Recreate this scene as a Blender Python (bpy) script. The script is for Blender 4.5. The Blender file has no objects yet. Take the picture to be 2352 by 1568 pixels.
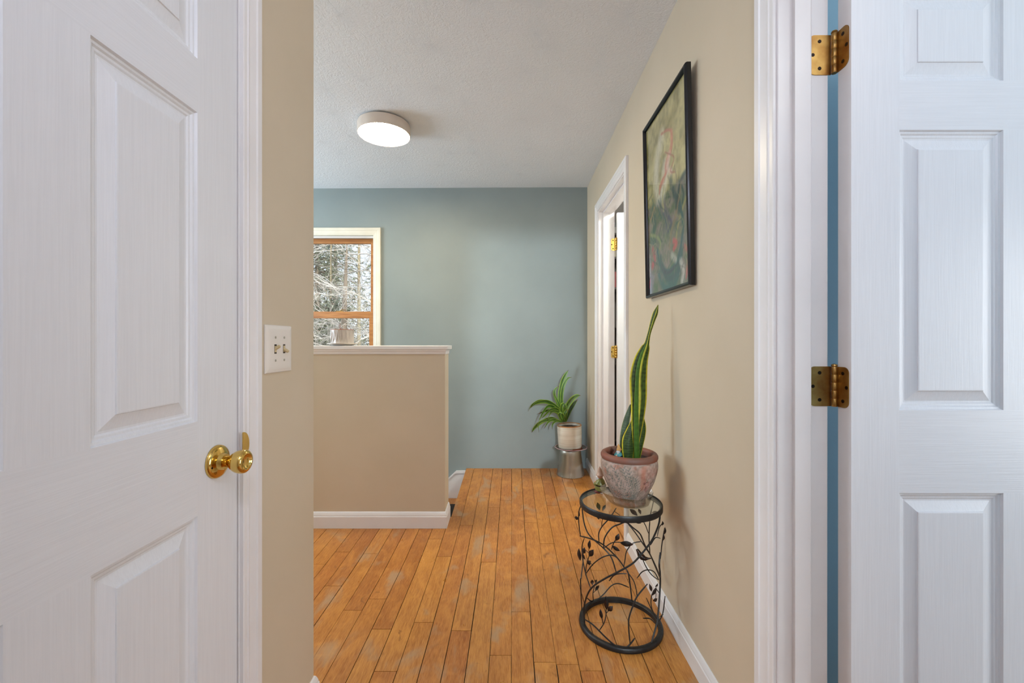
import bpy, bmesh, math, random
import numpy as np
from mathutils import Vector, Matrix
random.seed(7)
rng = np.random.default_rng(7)
PI = math.pi
S = bpy.context.scene
C = S.collection

# ------------------------------------------------------------------ camera, world, lights
EYE = 1.132
cam_d = bpy.data.cameras.new('camera'); cam = bpy.data.objects.new('camera', cam_d); C.objects.link(cam)
cam.location = (0, 0, EYE); cam.rotation_euler = (PI/2, 0, 0)
cam_d.sensor_width = 36.0; cam_d.lens = 15.0; cam_d.clip_start = 0.02
S.camera = cam
S.view_settings.view_transform = 'Standard'; S.view_settings.look = 'None'
S.view_settings.exposure = 0.0; S.view_settings.gamma = 1.0
try: S.view_settings.use_curve_mapping = False
except Exception: pass

W = bpy.data.worlds.new('sky'); S.world = W; W.use_nodes = True
wn = W.node_tree.nodes; wl = W.node_tree.links
bg = wn['Background']
sk = wn.new('ShaderNodeTexSky'); sk.sky_type = 'HOSEK_WILKIE'; sk.turbidity = 6.0; sk.ground_albedo = 0.4
sk.sun_direction = Vector((0.5, -0.6, 0.55)).normalized()
mx = wn.new('ShaderNodeMixRGB'); mx.inputs[0].default_value = 0.75
mx.inputs[2].default_value = (0.86, 0.93, 1.0, 1)
wl.new(sk.outputs[0], mx.inputs[1]); wl.new(mx.outputs[0], bg.inputs[0])
bg.inputs[1].default_value = 1.6

def light(name, kind, loc, power, color=(1, 1, 1), size=0.2, size_y=None, target=None, shape=None):
    d = bpy.data.lights.new(name, kind); o = bpy.data.objects.new(name, d); C.objects.link(o)
    o.location = loc; d.energy = power; d.color = color
    if kind == 'AREA':
        d.size = size
        d.shape = shape or ('RECTANGLE' if size_y else 'DISK')
        if size_y: d.size_y = size_y
    if target is not None:
        v = Vector(target) - Vector(loc)
        o.rotation_euler = v.to_track_quat('-Z', 'Y').to_euler()
    return o
sun = light('sun', 'SUN', (0, 0, 10), 4.0, (1.0, 0.93, 0.8)); sun.data.angle = 0.01
sun.rotation_euler = (-Vector((0.5, -0.6, 0.55))).to_track_quat('-Z', 'Y').to_euler()
# hallway ceiling lamp above the camera, lamp in the room behind, daylight of the landing; the fills are added, out of view
hl = light('hall_lamp', 'POINT', (0.10, -0.30, 2.18), 15.5, (0.76, 0.81, 1.0)); hl.data.shadow_soft_size = 0.11
light('rear_room_lamp', 'AREA', (0.62, -2.60, 2.04), 120.0, (0.74, 0.90, 1.0), 0.12, target=(0.1, 3.6, 1.0))
light('rear_room_fill', 'AREA', (-0.5, -3.9, 1.5), 40.0, (1.0, 0.88, 0.74), 1.6, 1.3, target=(0, 3, 1.3))  # warm fill light added behind the camera; no window is built there
light('bedroom_fill', 'AREA', (3.2, -0.05, 1.10), 49.0, (0.93, 0.95, 0.97), 1.5, 1.3, target=(-0.6, 0.75, 1.0))  # added fill, brightens both near doors from the bedroom side
bl = light('bedroom_lamp', 'POINT', (1.15, 0.05, 2.28), 6.0, (1.0, 0.97, 0.94)); bl.data.shadow_soft_size = 0.1
light('landing_daylight', 'AREA', (-3.1, 2.4, 1.55), 58.0, (0.72, 0.87, 1.0), 1.0, 1.2, target=(0.6, 2.7, 1.2))
light('study_fill', 'AREA', (1.3, 2.75, 2.38), 34.0, (1.0, 0.99, 0.90), 0.3, target=(1.5, 3.2, 0))  # fill light added to whiten the far door and its jamb

# ------------------------------------------------------------------ helpers
def srgb(r, g, b):
    f = lambda c: (c/255/12.92) if c/255 <= 0.04045 else ((c/255+0.055)/1.055)**2.4
    return (f(r), f(g), f(b), 1.0)

class MB:
    """collects shapes into one mesh"""
    def __init__(s): s.v = []; s.f = []; s.m = []; s.sm = []
    def add(s, vs, fs, mi=0, smooth=False):
        b = len(s.v); s.v += [tuple(v) for v in vs]
        for f in fs: s.f.append(tuple(i+b for i in f)); s.m.append(mi); s.sm.append(smooth)
    def box(s, x0, x1, y0, y1, z0, z1, mi=0):
        vs = [(x, y, z) for z in (z0, z1) for y in (y0, y1) for x in (x0, x1)]
        mis = mi if isinstance(mi, (list, tuple)) else [mi]*6
        fs = [(0, 2, 3, 1), (4, 5, 7, 6), (0, 1, 5, 4), (2, 6, 7, 3), (0, 4, 6, 2), (1, 3, 7, 5)]  # -z +z -y +y -x +x
        b = len(s.v); s.v += vs
        for f, k in zip(fs, mis): s.f.append(tuple(i+b for i in f)); s.m.append(k); s.sm.append(False)
    def tube(s, pts, r, n=8, mi=0, cap=True, taper=None):
        pts = [Vector(p) for p in pts]; N = len(pts)
        rs = r if isinstance(r, (list, tuple)) else [r]*N
        rings = []; prev = None
        for i, p in enumerate(pts):
            t = (pts[min(i+1, N-1)] - pts[max(i-1, 0)]).normalized()
            if prev is None:
                a = Vector((0, 0, 1)) if abs(t.z) < 0.9 else Vector((1, 0, 0)); u = t.cross(a).normalized()
            else:
                u = (prev - t*prev.dot(t)).normalized()
            prev = u; w = t.cross(u)
            rings.append([p + (u*math.cos(2*PI*k/n) + w*math.sin(2*PI*k/n))*rs[i] for k in range(n)])
        vs = [v for rg in rings for v in rg]; fs = []
        for i in range(N-1):
            for k in range(n):
                a = i*n+k; b = i*n+(k+1) % n; fs.append((a, b, b+n, a+n))
        if cap: fs.append(tuple(range(n-1, -1, -1))); fs.append(tuple((N-1)*n+k for k in range(n)))
        s.add(vs, fs, mi, True)
    def lathe(s, prof, c=(0, 0, 0), n=32, mi=0, M=None, smooth=True, closed=False):
        vs = []; fs = []; P = len(prof)
        for k in range(n):
            a = 2*PI*k/n
            for (r, z) in prof: vs.append(Vector((r*math.cos(a), r*math.sin(a), z)))
        for k in range(n):
            k2 = (k+1) % n
            for j in range(P-1 if not closed else P):
                j2 = (j+1) % P
                fs.append((k*P+j, k2*P+j, k2*P+j2, k*P+j2))
        if M is not None: vs = [M @ v for v in vs]
        vs = [v + Vector(c) for v in vs]
        s.add(vs, fs, mi, smooth)
    def ball(s, c, r, n=14, mi=0, M=None):
        rx, ry, rz = r if isinstance(r, (list, tuple)) else (r, r, r)
        prof = [(math.sin(PI*j/n), -math.cos(PI*j/n)) for j in range(n+1)]
        A = Matrix.Diagonal((rx, ry, rz)).to_3x3()
        if M is not None: A = M.to_3x3() @ A
        s.lathe(prof, c, n*2, mi, A)
    def leaf(s, pts, ws, side, fold=0.25, mi=0, cols=None):
        """blade along pts, half width ws, side vectors, 5 verts across"""
        N = len(pts); vs = []; fs = []; K = 9
        for i, p in enumerate(pts):
            p = Vector(p); t = (Vector(pts[min(i+1, N-1)]) - Vector(pts[max(i-1, 0)])).normalized()
            sd = Vector(side[i] if isinstance(side, list) else side); sd = (sd - t*sd.dot(t)).normalized()
            nn = t.cross(sd)
            for k in range(K):
                q = -1 + 2*k/(K-1); vs.append(p + sd*q*ws[i] + nn*abs(q)*ws[i]*fold)
        for i in range(N-1):
            for k in range(K-1):
                a = i*K+k; fs.append((a, a+1, a+1+K, a+K))
        s.add(vs, fs, mi, True)
    def build(s, name, mats, parent=None, weld=True, bevel=0, solid=0, subsurf=0):
        me = bpy.data.meshes.new(name); me.from_pydata(s.v, [], s.f)
        for m in (mats if isinstance(mats, (list, tuple)) else [mats]): me.materials.append(m)
        me.polygons.foreach_set('material_index', s.m); me.polygons.foreach_set('use_smooth', s.sm)
        if weld:
            bm = bmesh.new(); bm.from_mesh(me); bmesh.ops.remove_doubles(bm, verts=bm.verts, dist=1e-6)
            bmesh.ops.recalc_face_normals(bm, faces=bm.faces); bm.to_mesh(me); bm.free()
        me.update()
        o = bpy.data.objects.new(name, me); C.objects.link(o)
        if parent is not None: o.parent = parent
        if solid:
            md = o.modifiers.new('solid', 'SOLIDIFY'); md.thickness = solid; md.offset = 0
        if bevel:
            md = o.modifiers.new('bevel', 'BEVEL'); md.width = bevel; md.segments = 2; md.limit_method = 'ANGLE'; md.angle_limit = math.radians(40)
        if subsurf:
            md = o.modifiers.new('sub', 'SUBSURF'); md.levels = subsurf; md.render_levels = subsurf
        if any(s.sm):
            try:
                me.set_sharp_from_angle(angle=math.radians(42))
            except Exception: pass
        return o

def tag(o, label, cat, group=None):
    o['label'] = label; o['category'] = cat
    if group: o['group'] = group
    return o
def thing(name, label, cat, loc=(0, 0, 0), rz=0, group=None):
    o = bpy.data.objects.new(name, None); C.objects.link(o); o.location = loc; o.rotation_euler = (0, 0, rz)
    o.empty_display_size = 0.05
    return tag(o, label, cat, group)
def struct(o, label=None):
    o['kind'] = 'structure'
    if label: o['label'] = label
    return o

def new_mat(name, col, rough=0.5, metal=0.0, spec=None, coat=0.0):
    m = bpy.data.materials.new(name); m.use_nodes = True
    b = m.node_tree.nodes['Principled BSDF']
    b.inputs['Base Color'].default_value = col; b.inputs['Roughness'].default_value = rough
    b.inputs['Metallic'].default_value = metal
    if spec is not None: b.inputs['Specular IOR Level'].default_value = spec
    if coat: b.inputs['Coat Weight'].default_value = coat
    return m, m.node_tree.nodes, m.node_tree.links, b
def N(nt, t, **kw):
    n = nt.new(t)
    for k, v in kw.items():
        if k.startswith('i_'):
            key = k[2:]; n.inputs[int(key) if key.isdigit() else key.replace('_', ' ')].default_value = v
        else: setattr(n, k, v)
    return n
def coords(nt, lk, scale=(1, 1, 1), out='Object'):
    tc = nt.new('ShaderNodeTexCoord'); mp = nt.new('ShaderNodeMapping'); mp.inputs['Scale'].default_value = scale
    lk.new(tc.outputs[out], mp.inputs[0]); return mp.outputs[0]
def noise_mat(name, c1, c2, scale=8, rough=0.5, metal=0.0, bump=0.0, bscale=None, stretch=(1, 1, 1), detail=4, dist=0.0, spec=None, lo=0.35, hi=0.65, bdist=0.002, coat=0.0):
    m, nt, lk, b = new_mat(name, c1, rough, metal, spec, coat)
    co = coords(nt, lk, stretch)
    nz = N(nt, 'ShaderNodeTexNoise', i_Scale=scale, i_Detail=detail, i_Distortion=dist); lk.new(co, nz.inputs['Vector'])
    cr = nt.new('ShaderNodeValToRGB'); cr.color_ramp.elements[0].position = lo; cr.color_ramp.elements[1].position = hi
    cr.color_ramp.elements[0].color = c1; cr.color_ramp.elements[1].color = c2
    lk.new(nz.outputs[0], cr.inputs[0]); lk.new(cr.outputs[0], b.inputs['Base Color'])
    if bump:
        n2 = N(nt, 'ShaderNodeTexNoise', i_Scale=bscale or scale, i_Detail=3.0, i_Distortion=dist); lk.new(co, n2.inputs['Vector'])
        bp = N(nt, 'ShaderNodeBump', i_Strength=bump, i_Distance=bdist); lk.new(n2.outputs[0], bp.inputs['Height']); lk.new(bp.outputs[0], b.inputs['Normal'])
    return m
def vcol_mat(name, rough=0.5, bump=0.0, bscale=60, spec=None, coat=0.0, mixnoise=0.0, nscale=20):
    m, nt, lk, b = new_mat(name, (1, 1, 1, 1), rough, 0, spec, coat)
    at = N(nt, 'ShaderNodeAttribute', attribute_name='paint'); last = at.outputs['Color']
    co = coords(nt, lk)
    if mixnoise:
        nz = N(nt, 'ShaderNodeTexNoise', i_Scale=nscale, i_Detail=5.0); lk.new(co, nz.inputs['Vector'])
        mr = N(nt, 'ShaderNodeMapRange', i_1=0.3, i_2=0.7, i_3=1-mixnoise, i_4=1+mixnoise); lk.new(nz.outputs[0], mr.inputs[0])
        mm = N(nt, 'ShaderNodeVectorMath', operation='SCALE'); lk.new(last, mm.inputs[0]); lk.new(mr.outputs[0], mm.inputs['Scale']); last = mm.outputs[0]
    lk.new(last, b.inputs['Base Color'])
    if bump:
        n2 = N(nt, 'ShaderNodeTexNoise', i_Scale=bscale, i_Detail=3.0); lk.new(co, n2.inputs['Vector'])
        bp = N(nt, 'ShaderNodeBump', i_Strength=bump, i_Distance=0.002); lk.new(n2.outputs[0], bp.inputs['Height']); lk.new(bp.outputs[0], b.inputs['Normal'])
    return m
def glass_mat(name, col=(1, 1, 1, 1), rough=0.0, ior=1.45, tint=0.0):
    m = bpy.data.materials.new(name); m.use_nodes = True; nt = m.node_tree.nodes; lk = m.node_tree.links; nt.clear()
    out = nt.new('ShaderNodeOutputMaterial'); tr = N(nt, 'ShaderNodeBsdfTransparent', i_Color=col)
    gl = N(nt, 'ShaderNodeBsdfGlossy', i_Roughness=rough); fr = N(nt, 'ShaderNodeLayerWeight', i_Blend=0.5); mixs = nt.new('ShaderNodeMixShader')
    pw = N(nt, 'ShaderNodeMath', operation='POWER', i_1=4.0); ml = N(nt, 'ShaderNodeMath', operation='MULTIPLY_ADD', i_1=0.7, i_2=0.035+tint); ml.use_clamp = True
    lk.new(fr.outputs['Facing'], pw.inputs[0]); lk.new(pw.outputs[0], ml.inputs[0])
    lk.new(ml.outputs[0], mixs.inputs[0]); lk.new(tr.outputs[0], mixs.inputs[1]); lk.new(gl.outputs[0], mixs.inputs[2]); lk.new(mixs.outputs[0], out.inputs[0])
    return m
def paint_attr(o, cols):
    """cols: (n,3) linear per vertex"""
    me = o.data; at = me.color_attributes.new('paint', 'FLOAT_COLOR', 'POINT')
    a = np.ones((len(me.vertices), 4), dtype=np.float32); a[:, :3] = cols; at.data.foreach_set('color', a.ravel())

# ------------------------------------------------------------------ materials
M_beige = noise_mat('beige_paint', srgb(203, 189, 165), srgb(207, 193, 170), 3, 0.55, bump=0.08, bscale=90, bdist=0.001)
M_teal = noise_mat('grey_teal_paint', srgb(138, 149, 148), srgb(143, 154, 153), 3, 0.55, bump=0.1, bscale=70, bdist=0.001)
M_blue = noise_mat('blue_paint', srgb(156, 192, 210), srgb(160, 196, 214), 3, 0.6)
M_roomwhite = noise_mat('room_white_paint', srgb(215, 213, 208), srgb(220, 218, 214), 3, 0.6)
M_trim = noise_mat('white_trim_paint', srgb(226, 224, 224), srgb(231, 229, 229), 6, 0.32, bump=0.06, bscale=40, bdist=0.001)
M_cream = noise_mat('cream_trim_paint', srgb(232, 228, 212), srgb(226, 221, 204), 12, 0.4, bump=0.1, bscale=30, bdist=0.001)
M_doorv = noise_mat('white_door_vertical_grain', srgb(221, 223, 227), srgb(225, 227, 231), 5, 0.36, bump=0.14, bscale=6, stretch=(60, 60, 1.6), dist=0.6, bdist=0.0012)
M_doorh = noise_mat('white_door_horizontal_grain', srgb(221, 223, 227), srgb(225, 227, 231), 5, 0.36, bump=0.16, bscale=6, stretch=(1.6, 1.6, 70), dist=0.6, bdist=0.0012)
M_brass = noise_mat('polished_brass', srgb(214, 178, 96), srgb(224, 190, 110), 10, 0.10, 1.0)
M_brass_old = noise_mat('tarnished_brass', srgb(182, 148, 88), srgb(138, 94, 48), 28, 0.38, 1.0, bump=0.15, bscale=60, lo=0.3, hi=0.75)
M_dark = new_mat('dark_screw', srgb(38, 26, 18), 0.4, 0.8)[0]
M_gap = new_mat('dark_gap', srgb(20, 12, 8), 0.9)[0]
M_switch = noise_mat('white_switch_plate', srgb(226, 220, 212), srgb(230, 224, 216), 4, 0.22)
M_toggle = noise_mat('ivory_toggle', srgb(196, 176, 132), srgb(202, 184, 142), 20, 0.35)
M_black = noise_mat('black_iron', srgb(26, 24, 24), srgb(36, 33, 32), 60, 0.42, 0.3, bump=0.3, bscale=150)
M_leafiron = noise_mat('bronzed_iron_leaf', srgb(34, 30, 28), srgb(84, 50, 30), 90, 0.38, 0.6, bump=0.2, bscale=120, lo=0.45, hi=0.85)
M_glass = glass_mat('table_glass', (0.92, 0.96, 0.95, 1), 0.02)
M_pane = glass_mat('window_glass', (0.97, 0.98, 0.99, 1), 0.0)
M_clear = glass_mat('clear_plastic', (0.90, 0.87, 0.84, 1), 0.12, tint=0.12)
M_soil = noise_mat('potting_soil', srgb(34, 22, 17), srgb(58, 40, 30), 90, 0.95, bump=1.0, bscale=120, bdist=0.006)
M_rim = noise_mat('terracotta_rim', srgb(126, 68, 48), srgb(108, 76, 64), 22, 0.6, bump=0.25, bscale=60)
M_steel = None
M_frame = noise_mat('black_frame_lacquer', srgb(16, 17, 20), srgb(20, 21, 24), 5, 0.16)
M_sashwood = noise_mat('stained_sash_wood', srgb(190, 132, 76), srgb(164, 104, 56), 4, 0.4, stretch=(1, 12, 12), dist=0.8)
M_ivory = noise_mat('ivory_glaze', srgb(228, 222, 208), srgb(208, 198, 180), 6, 0.42, stretch=(0.4, 0.4, 12), bump=0.1, bscale=10)
M_terra = noise_mat('terracotta', srgb(150, 78, 46), srgb(168, 92, 56), 20, 0.7)
M_plate = noise_mat('dark_plate_glaze', srgb(84, 76, 64), srgb(118, 104, 92), 12, 0.25)
M_platerim = noise_mat('pink_rim_glaze', srgb(208, 176, 182), srgb(196, 160, 168), 12, 0.25)
M_white = noise_mat('white_glaze', srgb(220, 214, 206), srgb(226, 220, 212), 10, 0.3)
M_planter = noise_mat('planter_glaze', srgb(206, 200, 196), srgb(190, 182, 176), 8, 0.25)
M_stem = noise_mat('red_stem', srgb(150, 84, 62), srgb(120, 96, 60), 30, 0.6)
M_blackmat = noise_mat('black_rubber', srgb(20, 20, 22), srgb(26, 26, 28), 90, 0.8, bump=0.4, bscale=200)

def mk_ceiling():
    m, nt, lk, b = new_mat('textured_ceiling_paint', srgb(231, 236, 242), 0.7)
    co = coords(nt, lk)
    vo = N(nt, 'ShaderNodeTexVoronoi', i_Scale=3.2); lk.new(co, vo.inputs['Vector'])
    sub = N(nt, 'ShaderNodeVectorMath', operation='SUBTRACT'); lk.new(co, sub.inputs[0]); lk.new(vo.outputs['Position'], sub.inputs[1])
    sep = nt.new('ShaderNodeSeparateXYZ'); lk.new(sub.outputs[0], sep.inputs[0])
    at = N(nt, 'ShaderNodeMath', operation='ARCTAN2'); lk.new(sep.outputs[1], at.inputs[0]); lk.new(sep.outputs[0], at.inputs[1])
    cmb = nt.new('ShaderNodeCombineXYZ'); ml = N(nt, 'ShaderNodeMath', operation='MULTIPLY', i_1=9.0); lk.new(at.outputs[0], ml.inputs[0])
    lk.new(ml.outputs[0], cmb.inputs[0]); m2 = N(nt, 'ShaderNodeMath', operation='MULTIPLY', i_1=14.0); lk.new(vo.outputs['Distance'], m2.inputs[0]); lk.new(m2.outputs[0], cmb.inputs[1])
    nz = N(nt, 'ShaderNodeTexNoise', i_Scale=1.6, i_Detail=3.0, i_Distortion=1.2); lk.new(cmb.outputs[0], nz.inputs['Vector'])
    nb = N(nt, 'ShaderNodeTexNoise', i_Scale=45.0, i_Detail=3.0, i_Distortion=2.0); lk.new(co, nb.inputs['Vector'])
    ad = N(nt, 'ShaderNodeMath', operation='ADD'); lk.new(nz.outputs[0], ad.inputs[0]); lk.new(nb.outputs[0], ad.inputs[1])
    bp = N(nt, 'ShaderNodeBump', i_Strength=0.5, i_Distance=0.005); lk.new(ad.outputs[0], bp.inputs['Height']); lk.new(bp.outputs[0], b.inputs['Normal'])
    return m
M_ceil = mk_ceiling()

def mk_floor():
    m, nt, lk, b = new_mat('worn_orange_hardwood', srgb(176, 116, 54), 0.34)
    tc = nt.new('ShaderNodeTexCoord'); at = N(nt, 'ShaderNodeAttribute', attribute_name='paint')
    sc = N(nt, 'ShaderNodeVectorMath', operation='SCALE'); sc.inputs['Scale'].default_value = 17.0; lk.new(at.outputs['Color'], sc.inputs[0])
    ad = N(nt, 'ShaderNodeVectorMath', operation='ADD'); lk.new(tc.outputs['Object'], ad.inputs[0]); lk.new(sc.outputs[0], ad.inputs[1])
    def nz(scale, st, detail=4.0, dist=0.0, src=ad.outputs[0]):
        mp = nt.new('ShaderNodeMapping'); mp.inputs['Scale'].default_value = st; lk.new(src, mp.inputs[0])
        n = N(nt, 'ShaderNodeTexNoise', i_Scale=scale, i_Detail=detail, i_Distortion=dist); lk.new(mp.outputs[0], n.inputs['Vector']); return n.outputs[0]
    def ramp(src, stops):
        r = nt.new('ShaderNodeValToRGB'); e = r.color_ramp.elements
        e[0].position = stops[0][0]; e[0].color = stops[0][1]; e[1].position = stops[-1][0]; e[1].color = stops[-1][1]
        for p, c in stops[1:-1]: q = e.new(p); q.color = c
        lk.new(src, r.inputs[0]); return r.outputs[0]
    def mix(f, a, c, mode='MIX'):
        n = nt.new('ShaderNodeMixRGB'); n.blend_type = mode
        for i, v in ((0, f), (1, a), (2, c)):
            if isinstance(v, (int, float, tuple)): n.inputs[i].default_value = v
            else: lk.new(v, n.inputs[i])
        return n.outputs[0]
    se = nt.new('ShaderNodeSeparateColor'); lk.new(at.outputs['Color'], se.inputs[0])
    base = ramp(se.outputs[0], [(0.0, srgb(158, 90, 32)), (0.25, srgb(176, 110, 42)), (0.7, srgb(188, 126, 54)), (1.0, srgb(170, 98, 34))])
    grain = nz(7.0, (16, 1.3, 1), 6.0, 0.7)
    c = mix(ramp(grain, [(0.35, (0, 0, 0, 1)), (0.72, (1, 1, 1, 1))]), mix(1.0, base, srgb(214, 190, 160), 'MULTIPLY'), base)
    fine = nz(60.0, (9, 0.6, 1), 3.0)
    c = mix(0.24, c, ramp(fine, [(0.3, srgb(112, 60, 22)), (0.7, srgb(228, 180, 108))]))
    fig = nz(5.0, (1.6, 1.1, 1), 4.0, 1.6)
    c = mix(ramp(fig, [(0.50, (0, 0, 0, 1)), (0.72, (0.5, 0.5, 0.5, 1))]), c, srgb(204, 142, 70))
    kn = nz(9.0, (1.5, 0.8, 1), 3.0, 2.0)
    c = mix(ramp(kn, [(0.66, (0, 0, 0, 1)), (0.78, (0.65, 0.65, 0.65, 1))]), c, srgb(110, 62, 28))
    wear = nz(4.6, (1.7, 0.9, 1), 9.0, 0.5, tc.outputs['Object'])
    w2 = ramp(wear, [(0.57, (0, 0, 0, 1)), (0.68, (0.7, 0.7, 0.7, 1))])
    c = mix(w2, c, srgb(160, 134, 104))
    lk.new(c, b.inputs['Base Color'])
    rr = N(nt, 'ShaderNodeMapRange', i_1=0.3, i_2=0.7, i_3=0.27, i_4=0.46); lk.new(wear, rr.inputs[0]); lk.new(rr.outputs[0], b.inputs['Roughness'])
    bp = N(nt, 'ShaderNodeBump', i_Strength=0.12, i_Distance=0.001); lk.new(grain, bp.inputs['Height']); lk.new(bp.outputs[0], b.inputs['Normal'])
    return m
M_floor = mk_floor()

def mk_steel():
    m, nt, lk, b = new_mat('brushed_steel', srgb(188, 182, 172), 0.27, 1.0)
    b.inputs['Anisotropic'].default_value = 0.8
    co = coords(nt, lk, (1, 1, 120)); nz = N(nt, 'ShaderNodeTexNoise', i_Scale=6.0, i_Detail=3.0); lk.new(co, nz.inputs['Vector'])
    bp = N(nt, 'ShaderNodeBump', i_Strength=0.06, i_Distance=0.001); lk.new(nz.outputs[0], bp.inputs['Height']); lk.new(bp.outputs[0], b.inputs['Normal'])
    return m
M_steel = mk_steel()
def mk_emit(name, col, st):
    m = bpy.data.materials.new(name); m.use_nodes = True; nt = m.node_tree.nodes; lk = m.node_tree.links; nt.clear()
    o = nt.new('ShaderNodeOutputMaterial'); e = N(nt, 'ShaderNodeEmission', i_Color=col, i_Strength=st); lk.new(e.outputs[0], o.inputs[0]); return m
M_diff = mk_emit('lit_diffuser', (1, 0.83, 0.56, 1), 84.0)

# ------------------------------------------------------------------ setting: dimensions
XL, XR = -0.62, 0.633          # hallway faces
YC = 1.333                     # end of the left wall
YB = 3.586                     # far wall
ZC = 2.441                     # ceiling
FLZ = [(-9, 0), (2.1, 0), (2.55, 0.016), (3.18, 0.05), (3.586, 0.067), (9, 0.067)]
def fz(y):
    for (a, b), (c, d) in zip(FLZ, FLZ[1:]):
        if a <= y <= c: return b + (d-b)*(y-a)/(c-a)
    return 0.067

# floor: planks of one continuous floor
JOINTS = {-13: [2.166], -10: [2.266], -9: [1.798], -8: [1.877], -7: [1.68], -6: [1.465], -5: [2.236, 1.72], -4: [2.59], -3: [1.671], -2: [2.184, 2.831], -1: [1.54, 2.94], 0: [1.788, 3.088], 1: [2.62, 1.507], 2: [2.371], 3: [2.858, 1.467], 4: [2.292, 1.72], 5: [2.112, 1.1], 6: [3.253, 1.72], 7: [2.032]}
PW = 0.0787
def make_floor():
    mb = MB(); cols = []
    def plank(x0, x1, y0, y1, c, g=0.0014):
        x0 += g*random.choice((0.4, 1, 1, 1.5)); x1 -= g*random.choice((0.4, 1, 1)); y0 += g*0.8; y1 -= g*0.8
        ys = [y0] + [y for y, _ in FLZ if y0 < y < y1] + [y1]; vs = []; fs = []
        for y in ys:
            for x, dz in ((x0, -0.006), (x0, 0), (x1, 0), (x1, -0.006)): vs.append((x, y, fz(y)+dz))
        for i in range(len(ys)-1):
            a = i*4; fs += [(a, a+1, a+5, a+4), (a+1, a+2, a+6, a+5), (a+2, a+3, a+7, a+6)]
        fs += [(0, 3, 2, 1), (len(ys)*4-4, len(ys)*4-3, len(ys)*4-2, len(ys)*4-1)]
        mb.add(vs, fs); cols.extend([c]*len(vs))
    r = random.Random(11)
    for k in range(-41, 9):
        x0 = -0.002 + k*PW; x1 = x0+PW
        if x0 > XR: continue
        x1 = min(x1, XR)
        cuts = sorted(JOINTS.get(k, []))
        lo, hi = -4.0, YB
        y = cuts[0] if cuts else r.uniform(1.0, 2.4)
        if not cuts: cuts = [y]
        c2 = list(cuts); y = cuts[0]
        while y > lo: y -= r.uniform(0.75, 1.5); c2.append(y)
        y = cuts[-1]
        while y < hi: y += r.uniform(0.9, 1.6); c2.append(y)
        c2 = sorted(v for v in c2 if lo+0.05 < v < hi-0.1); ed = [lo]+c2+[hi]
        for a, b in zip(ed, ed[1:]):
            c = (r.random(), r.random(), r.random())
            if k <= -5:
                if a >= 2.70: 
                    if k == -5: plank(-0.385, x1, a, b, c)
                    continue
                if b > 2.70:
                    if k == -5: plank(-0.385, x1, 2.70, b, c)
                    b = 2.70
                if x1 < XL and b < YC-0.1: pass
            plank(x0, x1, a, b, c)
    # floors of the side rooms and the dark underlay of the gaps
    def slab(x0, x1, y0, y1, z):
        b = len(mb.v); mb.box(x0, x1, y0, y1, z-0.02, z); cols.extend([(0.4, 0.3, 0.6)]*8)
    slab(XR, 3.4, -4.0, 2.36, -0.002); slab(XR, 3.4, 2.36, 5.0, 0.02)
    o = mb.build('floor', [M_floor], weld=False); paint_attr(o, np.array(cols))
    u = MB()
    for (y0, z0), (y1, z1) in (((-4, 0), (2.1, 0)), ((2.1, 0), (2.55, .016)), ((2.55, .016), (2.70, .0241))):
        u.add([(-3.3, y0, z0-.005), (XR, y0, z0-.005), (XR, y1, z1-.005), (-3.3, y1, z1-.005)], [(0, 1, 2, 3)])
    for (y0, z0), (y1, z1) in (((2.70, .0241), (3.18, .05)), ((3.18, .05), (3.586, .067))):
        u.add([(-.384, y0, z0-.005), (XR, y0, z0-.005), (XR, y1, z1-.005), (-.384, y1, z1-.005)], [(0, 1, 2, 3)])
    # edge board of the stair opening
    uo = u.build('subfloor', [M_gap], parent=o)
    e = MB()
    for y0, y1 in ((2.70, 3.18), (3.18, 3.57)):
        e.add([(-.3845, y0, -.2), (-.3845, y1, -.2), (-.3845, y1, fz(y1)-.004), (-.3845, y0, fz(y0)-.004), (-.365, y0, -.2), (-.365, y1, -.2), (-.365, y1, fz(y1)-.007), (-.365, y0, fz(y0)-.007)], [(0, 1, 2, 3), (4, 7, 6, 5), (3, 2, 6, 7)])
    e.build('stair_riser', [M_sashwood], parent=o)
    return struct(o)
make_floor()

def make_ceiling():
    mb = MB()
    ys = [-4.1, 1.0, YB+0.2, 5.1]; xs = [-3.4, XR, 3.5]
    def z(x, y):
        v = ZC - (0.014*max(0, (y-1.0))/2.6 if y > 1 else 0)
        if x < 0 and y > 1: v -= 0.02
        return v
    vs = [(x, y, z(x, y)) for y in ys for x in xs]; fs = []
    for i in range(3):
        for j in range(2): a = i*3+j; fs.append((a, a+1, a+4, a+3))
    n = len(vs); vs += [(x, y, zz+0.06) for x, y, zz in vs]; fs += [tuple(i+n for i in f[::-1]) for f in fs]
    mb.add(vs, fs)
    return struct(mb.build('ceiling', [M_ceil], weld=False))
make_ceiling()

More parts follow.
